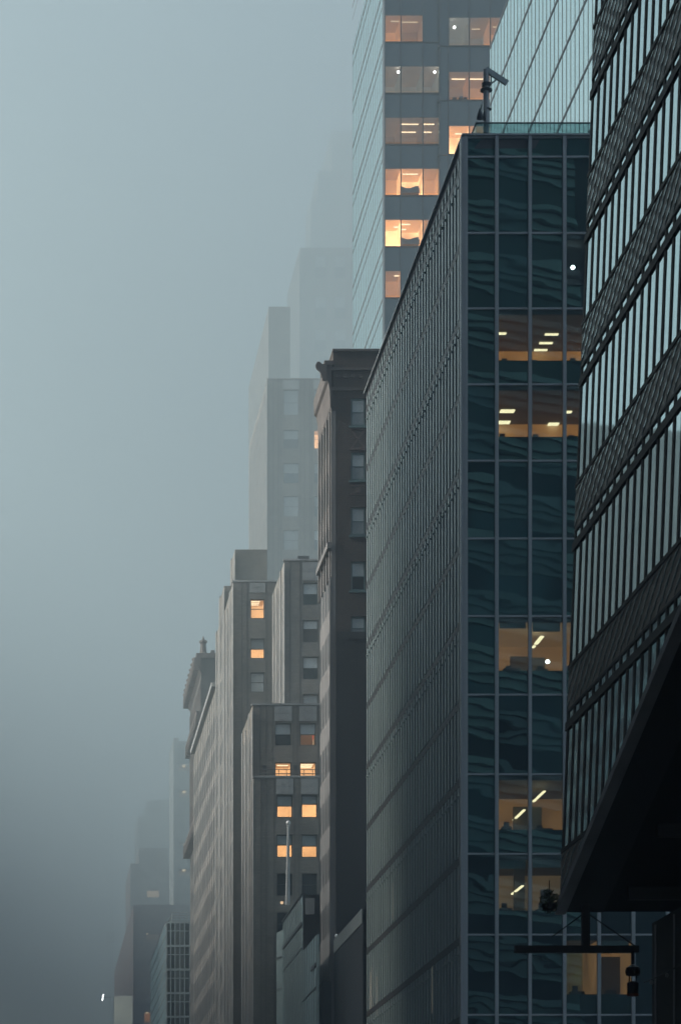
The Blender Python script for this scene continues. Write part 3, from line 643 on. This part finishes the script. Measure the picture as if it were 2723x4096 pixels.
fp = thing('flagpole', 'pale tapering flagpole with white ball top before grey brick skyscraper windows', 'flagpole', (X(662.5, 250), 250, z1_))
MB().tube((X(662, 250), 250, z1_), (X(664, 250), 250, Z(1905, 250)), .2, 12, .09).build('pole', M['pole'], fp)
MB().lathe((X(664, 250), 250, Z(1905, 250)), [(.1, 0), (.14, .05), (.06, .12), (.16, .2), (.19, .32), (.15, .44), (.04, .5)], 12).build('ball', M['gold'], fp)
tag(MB().lathe((X(660.5, 250) - .45, 249.6, z1_ + .01), [(.1, 0), (.13, .1), (.13, .2), (.1, .22)], 10).build('uplight', M['lampd']), 'small amber uplight at foot of the flagpole', 'uplight')

# ------------------------------------------------------------------ grey brick setback skyscraper
ny = thing('setback_skyscraper', 'grey brick art deco skyscraper stepping back in tiers with a few glowing windows', 'skyscraper', (22, 270, 0))
def piers(parent, xs, d0, d1, z0, z1, pitch=1.6, step=0.0, mat='nyb'):
    """Projecting brick piers on the street side, dark window slots between, caps stepping down at the top."""
    pitch = max(pitch, 3.3); n = max(1, int((d1 - d0 - .6) / pitch)); p = (d1 - d0 - .6) / n
    mb = MB(); ribs(mb, xs, d0 + .3, d1 - .3, z0, z1, p * .999, p * .30, .05, lambda i, n_: z1 + (.6 if i % 2 else -.1) - step * i); mb.build('pier', M['pierb'], parent)
    rc = MB(); sl_ = []
    for i in range(n):
        for u in (.36, .60):
            y = d0 + .3 + p * (i + u); rc.box(xs - .022, xs - .001, y - p * .055, y + p * .055, z0, z1 - 1.2)
    rc.build('brick_rib', M['pierb'], parent); zz_ = z1 - 2.2
    while zz_ > max(z0 + 2, 12):
        for i in range(n): y = d0 + .3 + p * (i + .5); sl_.append((xs - .016, xs - .002, y - p * .30, y + p * .30, zz_ - 2.1, zz_))
        zz_ -= 3.3
    many(parent, 'side_window', 'frame', sl_, 12)
def ornament(parent, x0, x1, z0, z1, d):
    """Pale terracotta panel with incised joints and stacked chevrons."""
    o = MB().box(x0, x1, d - .06, d - .002, z0, z1).build('terracotta_panel', M['stone'], parent)
    g = MB(); n = max(2, round((z1 - z0) / .75))
    for k in range(n):
        z = z0 + (z1 - z0) * k / n; g.box(x0, x1, d - .085, d - .062, z + .02, z + .07)
        xm_ = (x0 + x1) / 2
        for s in (-1, 1): g.add([(xm_, d - .09, z + .12), (xm_ + s * .42, d - .09, z + .3), (xm_ + s * .42, d - .09, z + .36), (xm_, d - .09, z + .24)], [(0, 1, 2, 3)])
    for u in (.3, .7): g.box(x0 + (x1 - x0) * u - .02, x0 + (x1 - x0) * u + .02, d - .083, d - .063, z0, z1)
    g.build('joint', M['stonedark'], o)
def tier(d, px_l, py_top, d_far, x_right, cols, rows, mat='nyb', zbot=0, spec=None, orn_rows=None, px_span=None, lt=None, step=.12):
    """one tier: front wall with sash windows, street side with piers."""
    xl = X(px_l, d); zt_ = Z(py_top, d); spec = spec or {}
    hs = {}
    for c, (a, b) in enumerate(cols):
        for r, (t, bt) in enumerate(rows):
            hs[(r, c)] = (X(a, d), X(b, d), Z(bt, d), Z(t, d))
    wall(xl, x_right, zbot, zt_, d, list(hs.values())).build('front_wall', M[mat], ny)
    MB().box(xl + .02, x_right, d + .36 if not lt else d + 4.2, d_far, zbot, zt_).build('tier_body', M[mat], ny)
    if lt: MB().box(xl + .001, xl + .3, d + .01, d + 4.19, zbot, zt_).box(xl + .3, x_right, d + .37, d + 4.19, zt_ - .4, zt_ - .02).build('tier_side', M[mat], ny)
    for k, h in hs.items():
        s = spec.get(k, {})
        sash(ny, *h, d, **s)
    # front strips: shade of recessed joints put into darker brick beside the window bays
    st_ = MB(); 
    for (a, b) in cols:
        for q in (a - 6, b + 3): 
            if X(q, d) > xl + .2: st_.box(X(q, d), X(q + 1.6, d), d - .03, d - .001, zbot, zt_ - .02)
    if px_span: 
        for q in px_span: st_.box(X(q, d), X(q + 2, d), d - .06, d - .001, zbot, zt_ - .02)
    if st_.v: st_.build('joint_shade_strip', M['nydark'], ny)
    cp = MB().box(xl - .1, x_right, d - .1, d + .5, zt_, zt_ + .16); cp.build('coping', M['stonedark'], ny)
    piers(ny, xl, d, d_far, zbot, zt_ - .4, 1.6, step, mat)
    if orn_rows:
        for (a, b) in cols: ornament(ny, X(a - 1, d), X(b + 1, d), Z(orn_rows[1], d), Z(orn_rows[0], d), d)
LB = dict(up=None, low=None, lit='wallbright')
def lw(lamps=((.5, .35, .9, .12), (.5, .6, .9, .12)), **k): return {**dict(up=None, low=None, lit='wallfull', lamps=lamps), **k}
dk = dict(up='pane', low='pane'); bl_ = dict(up='blind', low='pane')
# lowest front tier (below the railing) and the tier above it
rowsA0 = [(1832, 1884), (1923, 1976), (2012, 2065), (2102, 2155), (2190, 2243), (2278, 2331)]
tier(265.5, 584, 1792, 268.4, 32, [(637, 674), (694, 731)], rowsA0, spec={
    (0, 0): dict(up='blinddim', low=None, lit='wallfull', depth=2.2, split=.52), (0, 1): dict(up='blinddim', low=None, lit='wallfull', depth=2.2, split=.6), (1, 0): dict(up='blinddim', low=None, lit='wallfull', depth=2.2, split=.55), (1, 1): dict(up='blinddim', low=None, lit='wallfull', depth=2.2, split=.5),
    (2, 0): dk, (2, 1): dk, (3, 0): dk, (3, 1): dk, (4, 0): dk, (4, 1): dk, (5, 0): dk, (5, 1): dk}, orn_rows=(1794, 1830), lt=1, px_span=(600, 612))
# rail on the setback
rl = MB(); dA = 266.0
for z in (Z(1786, dA), Z(1776, dA) ): rl.tube((X(597, dA), dA, z + .1), (X(735, dA), dA, z + .1), .035, 6)
for px in (597, 612, 627, 642, 660, 680, 700, 720): rl.tube((X(px, dA), dA, Z(1792, dA)), (X(px, dA), dA, Z(1776, dA) + .1), .03, 6)
rl.build('roof_rail', M['frame'], ny)
tier(269.0, 582, 1625, 282, 32, [(633, 671), (690, 728)], [(1666, 1718), (1756, 1808)], spec={
    (0, 0): bl_, (0, 1): dict(up='blind', low=None, lit='walldim'), (1, 0): lw(((.55, .4, 1.0, .12),)), (1, 1): lw(((.5, .25, 1.1, .1), (.5, .5, 1.1, .1), (.5, .75, 1.1, .1)))}, orn_rows=(1627, 1662), lt=1, px_span=(598, 612), zbot=0, mat='nyb2')
lf = MB().box(X(721, 271.5), X(727, 271.5), 271.5, 271.7, Z(1716, 271.5), Z(1694, 271.5)).build('lit_poster', M['lampd'], ny)
MB().box(X(719, 271.4), X(722, 271.4), 271.4, 271.45, Z(1704, 271.4), Z(1692, 271.4)).build('red_notice', M['red'], ny)
wl = MB()
for px in (608, 679): wl.box(X(px - 4, 269), X(px + 4, 269), 268.6, 268.99, Z(1774, 269), Z(1765, 269))
wl.build('wall_light', M['frame'], ny)
tier(283.0, 655, 1292, 296, 32, [(697.5, 733)], [(1342, 1394), (1428, 1480), (1513, 1565), (1599, 1650)], spec={
    (0, 0): bl_, (1, 0): dict(up='blind', low='panewarm', split=.6), (2, 0): bl_, (3, 0): dict(up='blinddim', low='blinddim')}, orn_rows=(1296, 1338), zbot=0, px_span=(667, 690))
MB().box(X(685, 284), X(711, 284), 283.6, 286, Z(1290, 284), Z(1283, 284)).box(X(690, 284), X(706, 284), 284, 285.5, Z(1282.9, 284), Z(1280.5, 284)).build('roof_vent', M['frame'], ny)
tier(299.0, 537, 1341, 312.6, 32, [(576.5, 609.5)], [(1380, 1425), (1471, 1517), (1549, 1595), (1628, 1673)], spec={
    (0, 0): lw(((.4, .2, .9, .1), (.4, .45, .9, .1), (.4, .7, .9, .1))), (1, 0): dict(up='blinddim', low=None, lit='wallfull', split=.48), (2, 0): dict(up='blind', low='blind'), (3, 0): dk}, orn_rows=(1343, 1366), lt=1, px_span=(556, 568), zbot=0)
def plainblock(d0, d1, px_near, top, xr_, mat='nyb', p=1.6):
    xs = X(px_near, d0); MB().box(xs, xr_, d0, d1, 0, top).build('tier_body', M[mat], ny); piers(ny, xs, d0, d1, 0, top - .3, p, 0, mat)
plainblock(312.7, 319.7, 516, Z(1350, 312.7), 32)
plainblock(319.8, 325.4, 505.8, Z(1438, 319.8), 32)
# tall tower of the same building, set back from the street
tier(520.0, 615, 873, 561, 72, [(652.5, 688), (723, 758)], [(898, 956), (990, 1033), (1067, 1113), (1143, 1190), (1221, 1267), (1298, 1344)], spec={
    (0, 0): dict(up='blinddim', low='blinddim'), (0, 1): dict(up='blinddim', low='blinddim'), (1, 0): dict(up='blinddim', low='panewarm'), (1, 1): dict(up=None, low=None, lit='wallbright'), (2, 0): dict(up='blinddim', low='pane'), (2, 1): dict(up='blinddim', low='pane'), (3, 0): dict(up='blinddim', low='blinddim'), (3, 1): dict(up='blinddim', low='pane'), (4, 0): dict(up='blinddim', low='blinddim'), (5, 0): dk},
    orn_rows=(876, 896), lt=1, px_span=(628, 640, 700, 712))
def bare(d0, d1, px_near, px_r, ytop, p=2.0): 
    xs = X(px_near, d0); zt_ = Z(ytop, d0); MB().box(xs, X(px_r, d0), d0, d1, 0, zt_).build('tier_body', M['nyb'], ny); piers(ny, xs, d0, d1, 0, zt_ - .3, p, 0)

bare(330, 336.3, 541, 615, 1266)
# far towers dissolving in the fog
mt = thing('foggy_slab_tower', 'pale flat-topped tower slab rising above the brick skyscraper, blurred by fog', 'tower', (60, 760, 0))
dU = 760.0; xu = X(619, dU); dV = dU * 563.7 / 517.7
MB().box(xu, X(668, dU), dU, dV, 0, Z(706, dU)).build('body', M['nyb'], mt)
mb = MB(); ribs(mb, xu, dU + 1, dV - 1, 0, Z(709, dU), 5, 1.6, .1); mb.build('pier', M['pierb'], mt)
ft = thing('foggy_brick_tower', 'faint grey brick tower with ghostly windows behind the skyscraper, half lost in fog', 'tower', (100, 1150, 0))
dF = 1150; xf = X(690, dF)
hs = [(X(a, dF), X(b, dF), Z(y + 52, dF), Z(y, dF)) for (a, b) in ((725, 752), (770, 796), (815, 840)) for y in (588, 682, 757, 832, 907)]
wall(xf, 180, 0, Z(570, dF), dF, hs, depth=.6).build('front_wall', M['nyb'], ft)
MB().box(xf + .01, 180, dF + .61, dF * 1.0444, 0, Z(570, dF)).build('body', M['nyb'], ft)
for h in hs: sash(ft, *h, dF, up='blinddim', low='pane', ft=.2, rev=.4)
mb = MB(); ribs(mb, xf, dF, dF * 1.0444, 0, Z(575, dF), 7, 2.4, .2); mb.build('pier', M['nyb'], ft)
f2 = thing('ghostly_tower', 'barely visible stepped tower top dissolving in fog beside the glass tower', 'tower', (150, 1600, 0))
MB().box(X(732, 1600), 290, 1600, 1660, 0, Z(393, 1600)).build('tier_body', M['nyb'], f2)
MB().box(X(716, 1570), 290, 1570, 1599.9, 0, Z(458, 1570)).build('lower_tier', M['nyb'], f2)
MB().box(X(764, 1700), 300, 1700, 1760, 0, Z(300, 1700)).build('upper_tier', M['nyb'], f2)
mb = MB(); ribs(mb, X(732, 1600), 1600, 1660, 0, Z(396, 1600), 8, 3, .2); mb.build('pier', M['nyb'], f2)

# ------------------------------------------------------------------ far left end of the row
qb = thing('pilastered_block', 'long grey brick street front with close vertical pilasters and dark window slots', 'building', (20.8, 345, 0))
xq_ = 20.8; zq = Z(1583, 326)
MB().box(xq_, 36, 325.6, 367, 0, zq).build('wall', M['nyb'], qb)
mb = MB(); ribs(mb, xq_, 326, 366.8, 0, zq - .6, 3.4, 1.0, .05); mb.build('pilaster', M['pierb'], qb)
sw = []; z = zq - 3.0
while z > 10:
    for i in range(12):
        y = 327.7 + i * 3.4; sw.append((xq_ - .01, xq_ - .002, y - .95, y + .95, z - 2.3, z))
    z -= 3.6
sw.sort(key=lambda b: b[2]); many(qb, 'window', 'frame', sw)
cc = MB(); cc.box(xq_ - .45, xq_, 325.7, 367, zq, zq + .5)
cc.build('string_course', M['stonedark'], qb)
dk0, dk1 = 368.0, 392.0; xk = X(463, dk0); zk = Z(1517, dk0)
kb = thing('ornate_corniced_building', 'old ornate brick building with stacked cornices and roof finials, at far left of brick row', 'building', (xk, 380, 0))
MB().box(xk, 46, dk0, dk1, 0, zk).build('wall', M['nydark'], kb)
co_ = MB()
def kcornice(z, out, h, a=dk0 - .5, b=dk1 + .2): co_.prism([(xk - .01, a, z - h), (xk - out, a, z - h * .35), (xk - out - .1, a, z), (xk - .01, a, z)], (0, b - a, 0))
kcornice(zk, .8, 1.9); kcornice(Z(1640, dk0), .55, 1.2); kcornice(Z(1886, dk0), .8, 1.5)
for zc_, oc_ in ((zk, .92), (Z(1640, dk0), .64), (Z(1886, dk0), .92)):
    y = dk0 - .3
    while y < dk1: co_.box(xk - oc_, xk, y, y + .55, zc_ - 1.5, zc_ - .35); y += 1.5
co_.build('cornice', M['brstone'], kb)
mb = MB(); ribs(mb, xk, dk0 + .4, dk1 - .4, Z(1880, dk0), zk - 2.7, 2.2, .9, .08); mb.build('pilaster', M['brstone'], kb)
many(kb, 'window', 'frame', [(xk - .02, xk - .002, dk0 + 1.4 + i * 2.4, dk0 + 2.5 + i * 2.4, z - 2.2, z) for z in [zk - 6 - 4 * k for k in range(18)] for i in range(9)])
for k, y in enumerate([dk0 + .6 + 3.2 * i for i in range(8)]):
    pr_ = [(.38, 0), (.42, .2), (.26, .3), (.22, .55), (.34, .65), (.3, .8), (.08, .95)] if k else [(.62, 0), (.65, .3), (.42, .42), (.34, 1.5), (.48, 1.65), (.5, 1.85), (.2, 2.0), (.08, 2.3), (.02, 2.5)]
    MB().lathe((xk - .62 if k else xk + .3, y, zk - (.05 if k else -.4)), pr_, 10).build('finial', M['brstone'], kb)
MB().box(xk - .6, 46, dk0 - .3, dk0 + 2, zk + .001, zk + .6).build('roof_parapet', M['brstone'], kb)
MB().box(X(481, 374), X(505, 374), 374, 378, zk, Z(1507, 374)).box(X(488, 376), X(497, 376), 378.1, 380, zk, Z(1490, 376)).build('chimney', M['nydark'], kb)
tag(MB().box(X(472, 367.5), X(479, 367.5), 367.4, 367.9, Z(1634, 367.5), Z(1627, 367.5)).build('wall_lamp', M['lampd']), 'small pale lamp on the ornate corniced building wall', 'lamp')
# gridded glass building
dl = 400.0; xl = X(383, dl); zl = Z(2126, dl)
lg = thing('gridded_glass_building', 'low glass building with pale grid and black panes in bottom left fog', 'building', (xl, 420, 0))
MB().box(xl, 44, dl, dl * 327.7 / 292, 0, zl).build('glass_wall', M['lglass'], lg)
MB().box(xl - .06, xl - .001, dl + .1, dl * 327.7 / 292, 0, zl).build('side_glass', M['lside'], lg)
gr = MB()
for px in (383, 393, 403, 414.5, 425, 437): gr.box(X(px, dl) - .07, X(px, dl) + .07, dl - .12, dl - .001, 0, zl)
z = zl; k = 0
while z > 15:
    gr.box(xl, 44, dl - .16, dl - .121, z - (.14 if k % 2 == 0 else .06), z + (.14 if k % 2 == 0 else .06)); z -= (1.15 if k % 2 == 0 else 2.0); k += 1
gr.build('front_grid', M['ltgrid'], lg)
gr = MB(); y = dl + .5
while y < dl * 327.7 / 292: gr.box(xl - .072, xl - .061, y - .10, y + .10, 0, zl); y += 2.2
z = zl
while z > 15: gr.box(xl - .08, xl - .073, dl + .1, dl * 327.7 / 292, z - .07, z + .07); z -= 1.6
gr.build('side_grid', M['ltgrid'], lg)
rr = MB()
for k in range(4): rr.tube((xl + .8, dl + .8, zl + .35 + .35 * k), (44, dl + .8, zl + .35 + .35 * k), .05, 6); rr.tube((xl + .8, dl + .8, zl + .35 + .35 * k), (xl + .8, dl + 20, zl + .35 + .35 * k), .05, 6)
for k in range(8): rr.tube((xl + .8 + k, dl + .8, zl), (xl + .8 + k, dl + .8, zl + 1.4), .05, 6)
rr.build('roof_railing', M['ltgrid'], lg)
# glass tower in the fog with strip-lit offices
dn = 980.0; xn = X(400, dn); zn_ = Z(1700, dn)
nt_ = thing('foggy_office_tower', 'faint grey office tower with amber striplights left of the corniced building', 'tower', (xn, dn, 0))
MB().box(xn, X(445, dn), dn + 6, dn + 30, 0, zn_).box(xn, xn + .2, dn + .1, dn + 5.9, 0, zn_).build('body', M['foggrey'], nt_)
lit_n = {0: (1782, 1), 1: (1843, 1), 3: (1962, .5), 4: (2022, 1)}
for k in range(12):
    yt = 1760 + 60.5 * k; za, zb = Z(yt + 58, dn), Z(yt, dn)
    a, b = X(412, dn), X(440, dn)
    if k in (1, 2, 4, 5): pass
    if k in (0, 1, 3, 4):
        w = MB().box(a, b, dn, dn + .05, zb - 2.3, zb - .1).build('window', M['tclear'], nt_)
        room(w, a, b, zb - 2.3, zb - .1, dn + .1, 'walldim' if k != 3 else 'roomdark', 5.5, 'roomdark', [(.45, .12 + .2 * i, 1.1, .16) for i in range(5)], 'lamp' if k != 3 else 'lampd')
        MB().box(a, b, dn, dn + .1, za, zb - 2.31).build('spandrel_glass', M['foggrey'], w)
    else: MB().box(a, b, dn, dn + .1, za, zb).build('window', M['foggrey'], nt_)
MB().box(xn + .01, X(411.8, dn), dn, dn + .12, 0, zn_).build('edge_wall', M['foggrey'], nt_)
g = MB()
for k in range(12): z = Z(1760 + 60.5 * k, dn); g.box(xn - .05, X(445, dn), dn - .08, dn - .001, z, z + .3)
g.build('floor_line', M['line'], nt_)
# dark brick block with a few lit windows
dm = 950.0; xm2 = X(307, dm); zm2 = Z(2085, dm)
mbk = thing('foggy_brick_block', 'dark brown block with few lit windows, deep in fog at bottom left', 'building', (xm2, 900, 0))
mw_ = []
for (a, b, t, bt, kind) in ((336.5, 367, 2149, 2166, 1), (332, 346, 2332, 2356, 3)): mw_.append((X(a, dm), X(b, dm), Z(bt, dm), Z(t, dm), kind))
wall(xm2, 84, 0, zm2, dm, [h[:4] for h in mw_], depth=.5).build('front_wall', M['mbrick'], mbk)
MB().box(xm2 + .01, 84, dm + 6.2, dm * 1.213, 0, zm2).box(xm2 + .001, xm2 + .3, dm + .01, dm + 6.19, 0, zm2).build('body', M['mbrick'], mbk)
for h in mw_:
    w = MB().box(h[0], h[1], dm + .2, dm + .25, h[2], h[3]).build('window', M['tclear'], mbk)
    room(w, *h[:4], dm + .5, {1: 'walldim', 2: 'walldim', 3: 'wallwarm'}[h[4]], 5, 'roomdark', {1: [(.12, .5, .2, 2.5)], 2: [(.5, .2, .8, .2), (.5, .6, .8, .2)], 3: [(.5, .2, .9, .25), (.5, .5, .9, .25), (.5, .8, .9, .25)]}[h[4]], 'lamp')
dw = []
for r in range(5):
    for c in range(5):
        a = X(312 + c * 13, dm); z = Z(2120 + r * 47, dm)
        if not any(h[0] - .8 < a + .4 < h[1] + .5 and h[2] - 1 < z < h[3] + 2.2 for h in mw_): dw.append((a, a + .8, dm - .03, dm - .002, z - 1.6, z))
many(mbk, 'dark_window', 'frame', dw)
many(mbk, 'side_window', 'frame', [(xm2 - .012, xm2 - .002, dm + 5 + i * 9, dm + 8.5 + i * 9, zm2 - 6 - r * 6, zm2 - 3.4 - r * 6) for i in range(int(dm * .21 / 9)) for r in range(7)], 60)
for (d_, pl, pr_x, pt, wins_, nm, lab) in ((1250.0, 300, 392, 1990, ((339, 366, 2053, 2068), ), 'foggy_brown_tower', 'middle of the fading brown towers at bottom left, one lit window strip'), (1750.0, 318, 400, 1880, ((358, 369, 2014, 2022), (350, 366, 2034, 2037)), 'faint_brown_tower', 'highest and faintest brown tower above the foggy brick block')):
    t = thing(nm, lab, 'tower', (X(pl, d_), d_, 0))
    MB().box(X(pl, d_), X(pr_x, d_), d_, d_ + 60, 0, Z(pt, d_)).box(X(pl + 22, d_), X(pr_x - 4, d_), d_ + 8, d_ + 50, Z(pt, d_), Z(pt - 42, d_)).build('wall', M['mbrick'], t)
    for (a, b, y0, y1) in wins_: MB().box(X(a, d_), X(b, d_), d_ - .3, d_ - .01, Z(y1, d_), Z(y0, d_)).build('lit_window', M['lampd'], t)
sg = thing('lit_wall_panel', 'blank pale glowing panel at the bottom left in the fog', 'lit_panel', (X(284, 920), 920, 40))  # self-glowing panel in place of a pale wall lit by a lamp
MB().box(X(263, 920), X(305.5, 920), 920, 920.5, Z(2420, 920), Z(2296, 920)).build('screen', M['panelglow'], sg)
MB().box(X(262, 920), X(306.5, 920), 920.51, 921, Z(2425, 920), Z(2294, 920)).build('housing', M['rtrim'], sg)
hm = thing('hoist_mast', 'thin lattice construction mast with railed platform at far left', 'mast', (X(257, 1400), 1400, 0))
mb = MB(); xa_, xb_ = X(255, 1400), X(259.5, 1400)
for x in (xa_, xb_): mb.box(x - .05, x + .05, 1399.95, 1400.05, 0, Z(1900, 1400))
z = 60
while z < Z(11400, 1400): mb.box(xa_ + .05, xb_ - .05, 1399.97, 1400.03, z, z + .06); z += 1.2
mb.build('lattice', M['frame'], hm)
pf = MB()
for zz in (Z(2172, 1400), Z(2162, 1400), Z(2150, 1400)): pf.box(X(246, 1400), X(262, 1400), 1399.8, 1400.2, zz, zz + .25)
for xx in (246, 251, 257, 262): pf.box(X(xx, 1400) - .1, X(xx, 1400) + .1, 1399.8, 1400.2, Z(2172, 1400), Z(2150, 1400))
pf.build('platform_railing', M['frame'], hm)
fd = thing('floodlight', 'bright white double floodlight shining through fog at bottom left', 'floodlight', (X(237, 890), 890, Z(2310, 890)))
MB().tube((X(235.6, 890), 890, Z(2306, 890)), (X(236.8, 890), 890, Z(2299, 890)), .22, 8).build('lower_lamp', M['lampw'], fd)
MB().tube((X(236.6, 890), 890, Z(2297.5, 890)), (X(239, 890), 890, Z(2291, 890)), .22, 8).build('upper_lamp', M['lampw'], fd)
MB().box(X(238, 890.3), X(256, 890.3), 890.2, 890.3, Z(2299, 890), Z(2297.5, 890)).build('arm', M['frame'], fd)

# ------------------------------------------------------------------ the other side of the avenue (unseen left of the frame: added and sized to shade the street, shows in the glass)
def facing_shade_block(label, d0, d1, h, pitch=4.0):
    t = thing('facing_shade_block', label, 'building', (-30, (d0 + d1) / 2, 0), 'unseen shading blocks across the avenue')
    MB().box(-60, -20, d0, d1, 0, h).build('wall', M['brstone'], t)
    w = MB(); z = 6
    while z < h - 3: w.box(-20 + .002, -20 + .05, d0 + 1, d1 - 1, z, z + 1.7); z += 3.8
    w.build('window_band', M['pane'], t)
FACING = [('tall unseen stone block added across the avenue beside the camera for shade', -110, 60, LH1), ('tall unseen stone block added across the avenue opposite the finned building for shade', 63, LD, LH2), ('low unseen stone block added across the avenue in the fog for shade', LD + 12, 400, LH3), ('tall unseen stone block added across the avenue at its far end for shade', 412, 1100, LH4)]
for a in FACING: facing_shade_block(*a)
bh = thing('rear_shade_tower', 'unseen dark stone tower added on the right behind the camera for shade', 'building', (30, -60, 0))  # unseen mass, added to keep light off the street and camera-facing fronts
MB().box(15, 70, -115, 44, 0, 160).build('wall', M['brstone'], bh)

# ------------------------------------------------------------------ fog, sky, sun, camera
HAZE = 0.0020
hz = MB().box(-420, 520, -125, 2100, -1, 760).build('haze', None or M['line'])
hm_, nt, out = newmat('fog_air'); pv = N(nt, 'ShaderNodeVolumePrincipled'); pv.inputs['Density'].default_value = HAZE
pv.inputs['Color'].default_value = (.735, .93, .98, 1); pv.inputs['Anisotropy'].default_value = .25
L(nt, pv.outputs[0], out.inputs['Volume']); hz.data.materials.clear(); hz.data.materials.append(hm_)
hz['kind'] = 'stuff'
W = bpy.data.worlds.new('World'); S.world = W; W.use_nodes = True
nt = W.node_tree; bg = nt.nodes['Background']
sky = N(nt, 'ShaderNodeTexSky', sky_type='NISHITA'); sky.sun_disc = False
SE, SR = math.radians(35), math.radians(-90)
sky.sun_elevation = SE; sky.sun_rotation = SR; sky.air_density = 1.0; sky.dust_density = 3.0; sky.ozone_density = 1.0
hs_ = N(nt, 'ShaderNodeHueSaturation'); hs_.inputs['Saturation'].default_value = .95; L(nt, sky.outputs[0], hs_.inputs['Color']); L(nt, hs_.outputs[0], bg.inputs[0]); bg.inputs[1].default_value = 0.08
sun = bpy.data.lights.new('sun', 'SUN'); sun.energy = 3.0; sun.angle = math.radians(30); sun.color = (1, 1, .95)
so_ = bpy.data.objects.new('sun', sun); COL.objects.link(so_)
dirv = Vector((math.sin(SR) * math.cos(SE), math.cos(SR) * math.cos(SE), math.sin(SE)))
so_.rotation_euler = dirv.to_track_quat('Z', 'Y').to_euler()
cam = bpy.data.cameras.new('camera'); co = bpy.data.objects.new('camera', cam); COL.objects.link(co); S.camera = co
co.location = (0, 0, CZ); co.rotation_euler = (math.radians(90), 0, 0)
cam.sensor_fit = 'HORIZONTAL'; cam.sensor_width = 36; cam.lens = 36 * F / 1568
cam.shift_x = (784 - VX) / 1568; cam.shift_y = (VY - 1179.5) / 1568
cam.clip_start = .5; cam.clip_end = 4000
S.render.engine = 'CYCLES'
S.cycles.volume_bounces = 0; S.cycles.max_bounces = 8; S.cycles.transparent_max_bounces = 12; S.cycles.use_denoising = True; S.cycles.denoising_prefilter = 'ACCURATE'; S.cycles.use_adaptive_sampling = False
S.cycles.sample_clamp_indirect = 3
S.view_settings.view_transform = 'Standard'; S.view_settings.look = 'None'; S.view_settings.exposure = 2.38; S.view_settings.gamma = 1
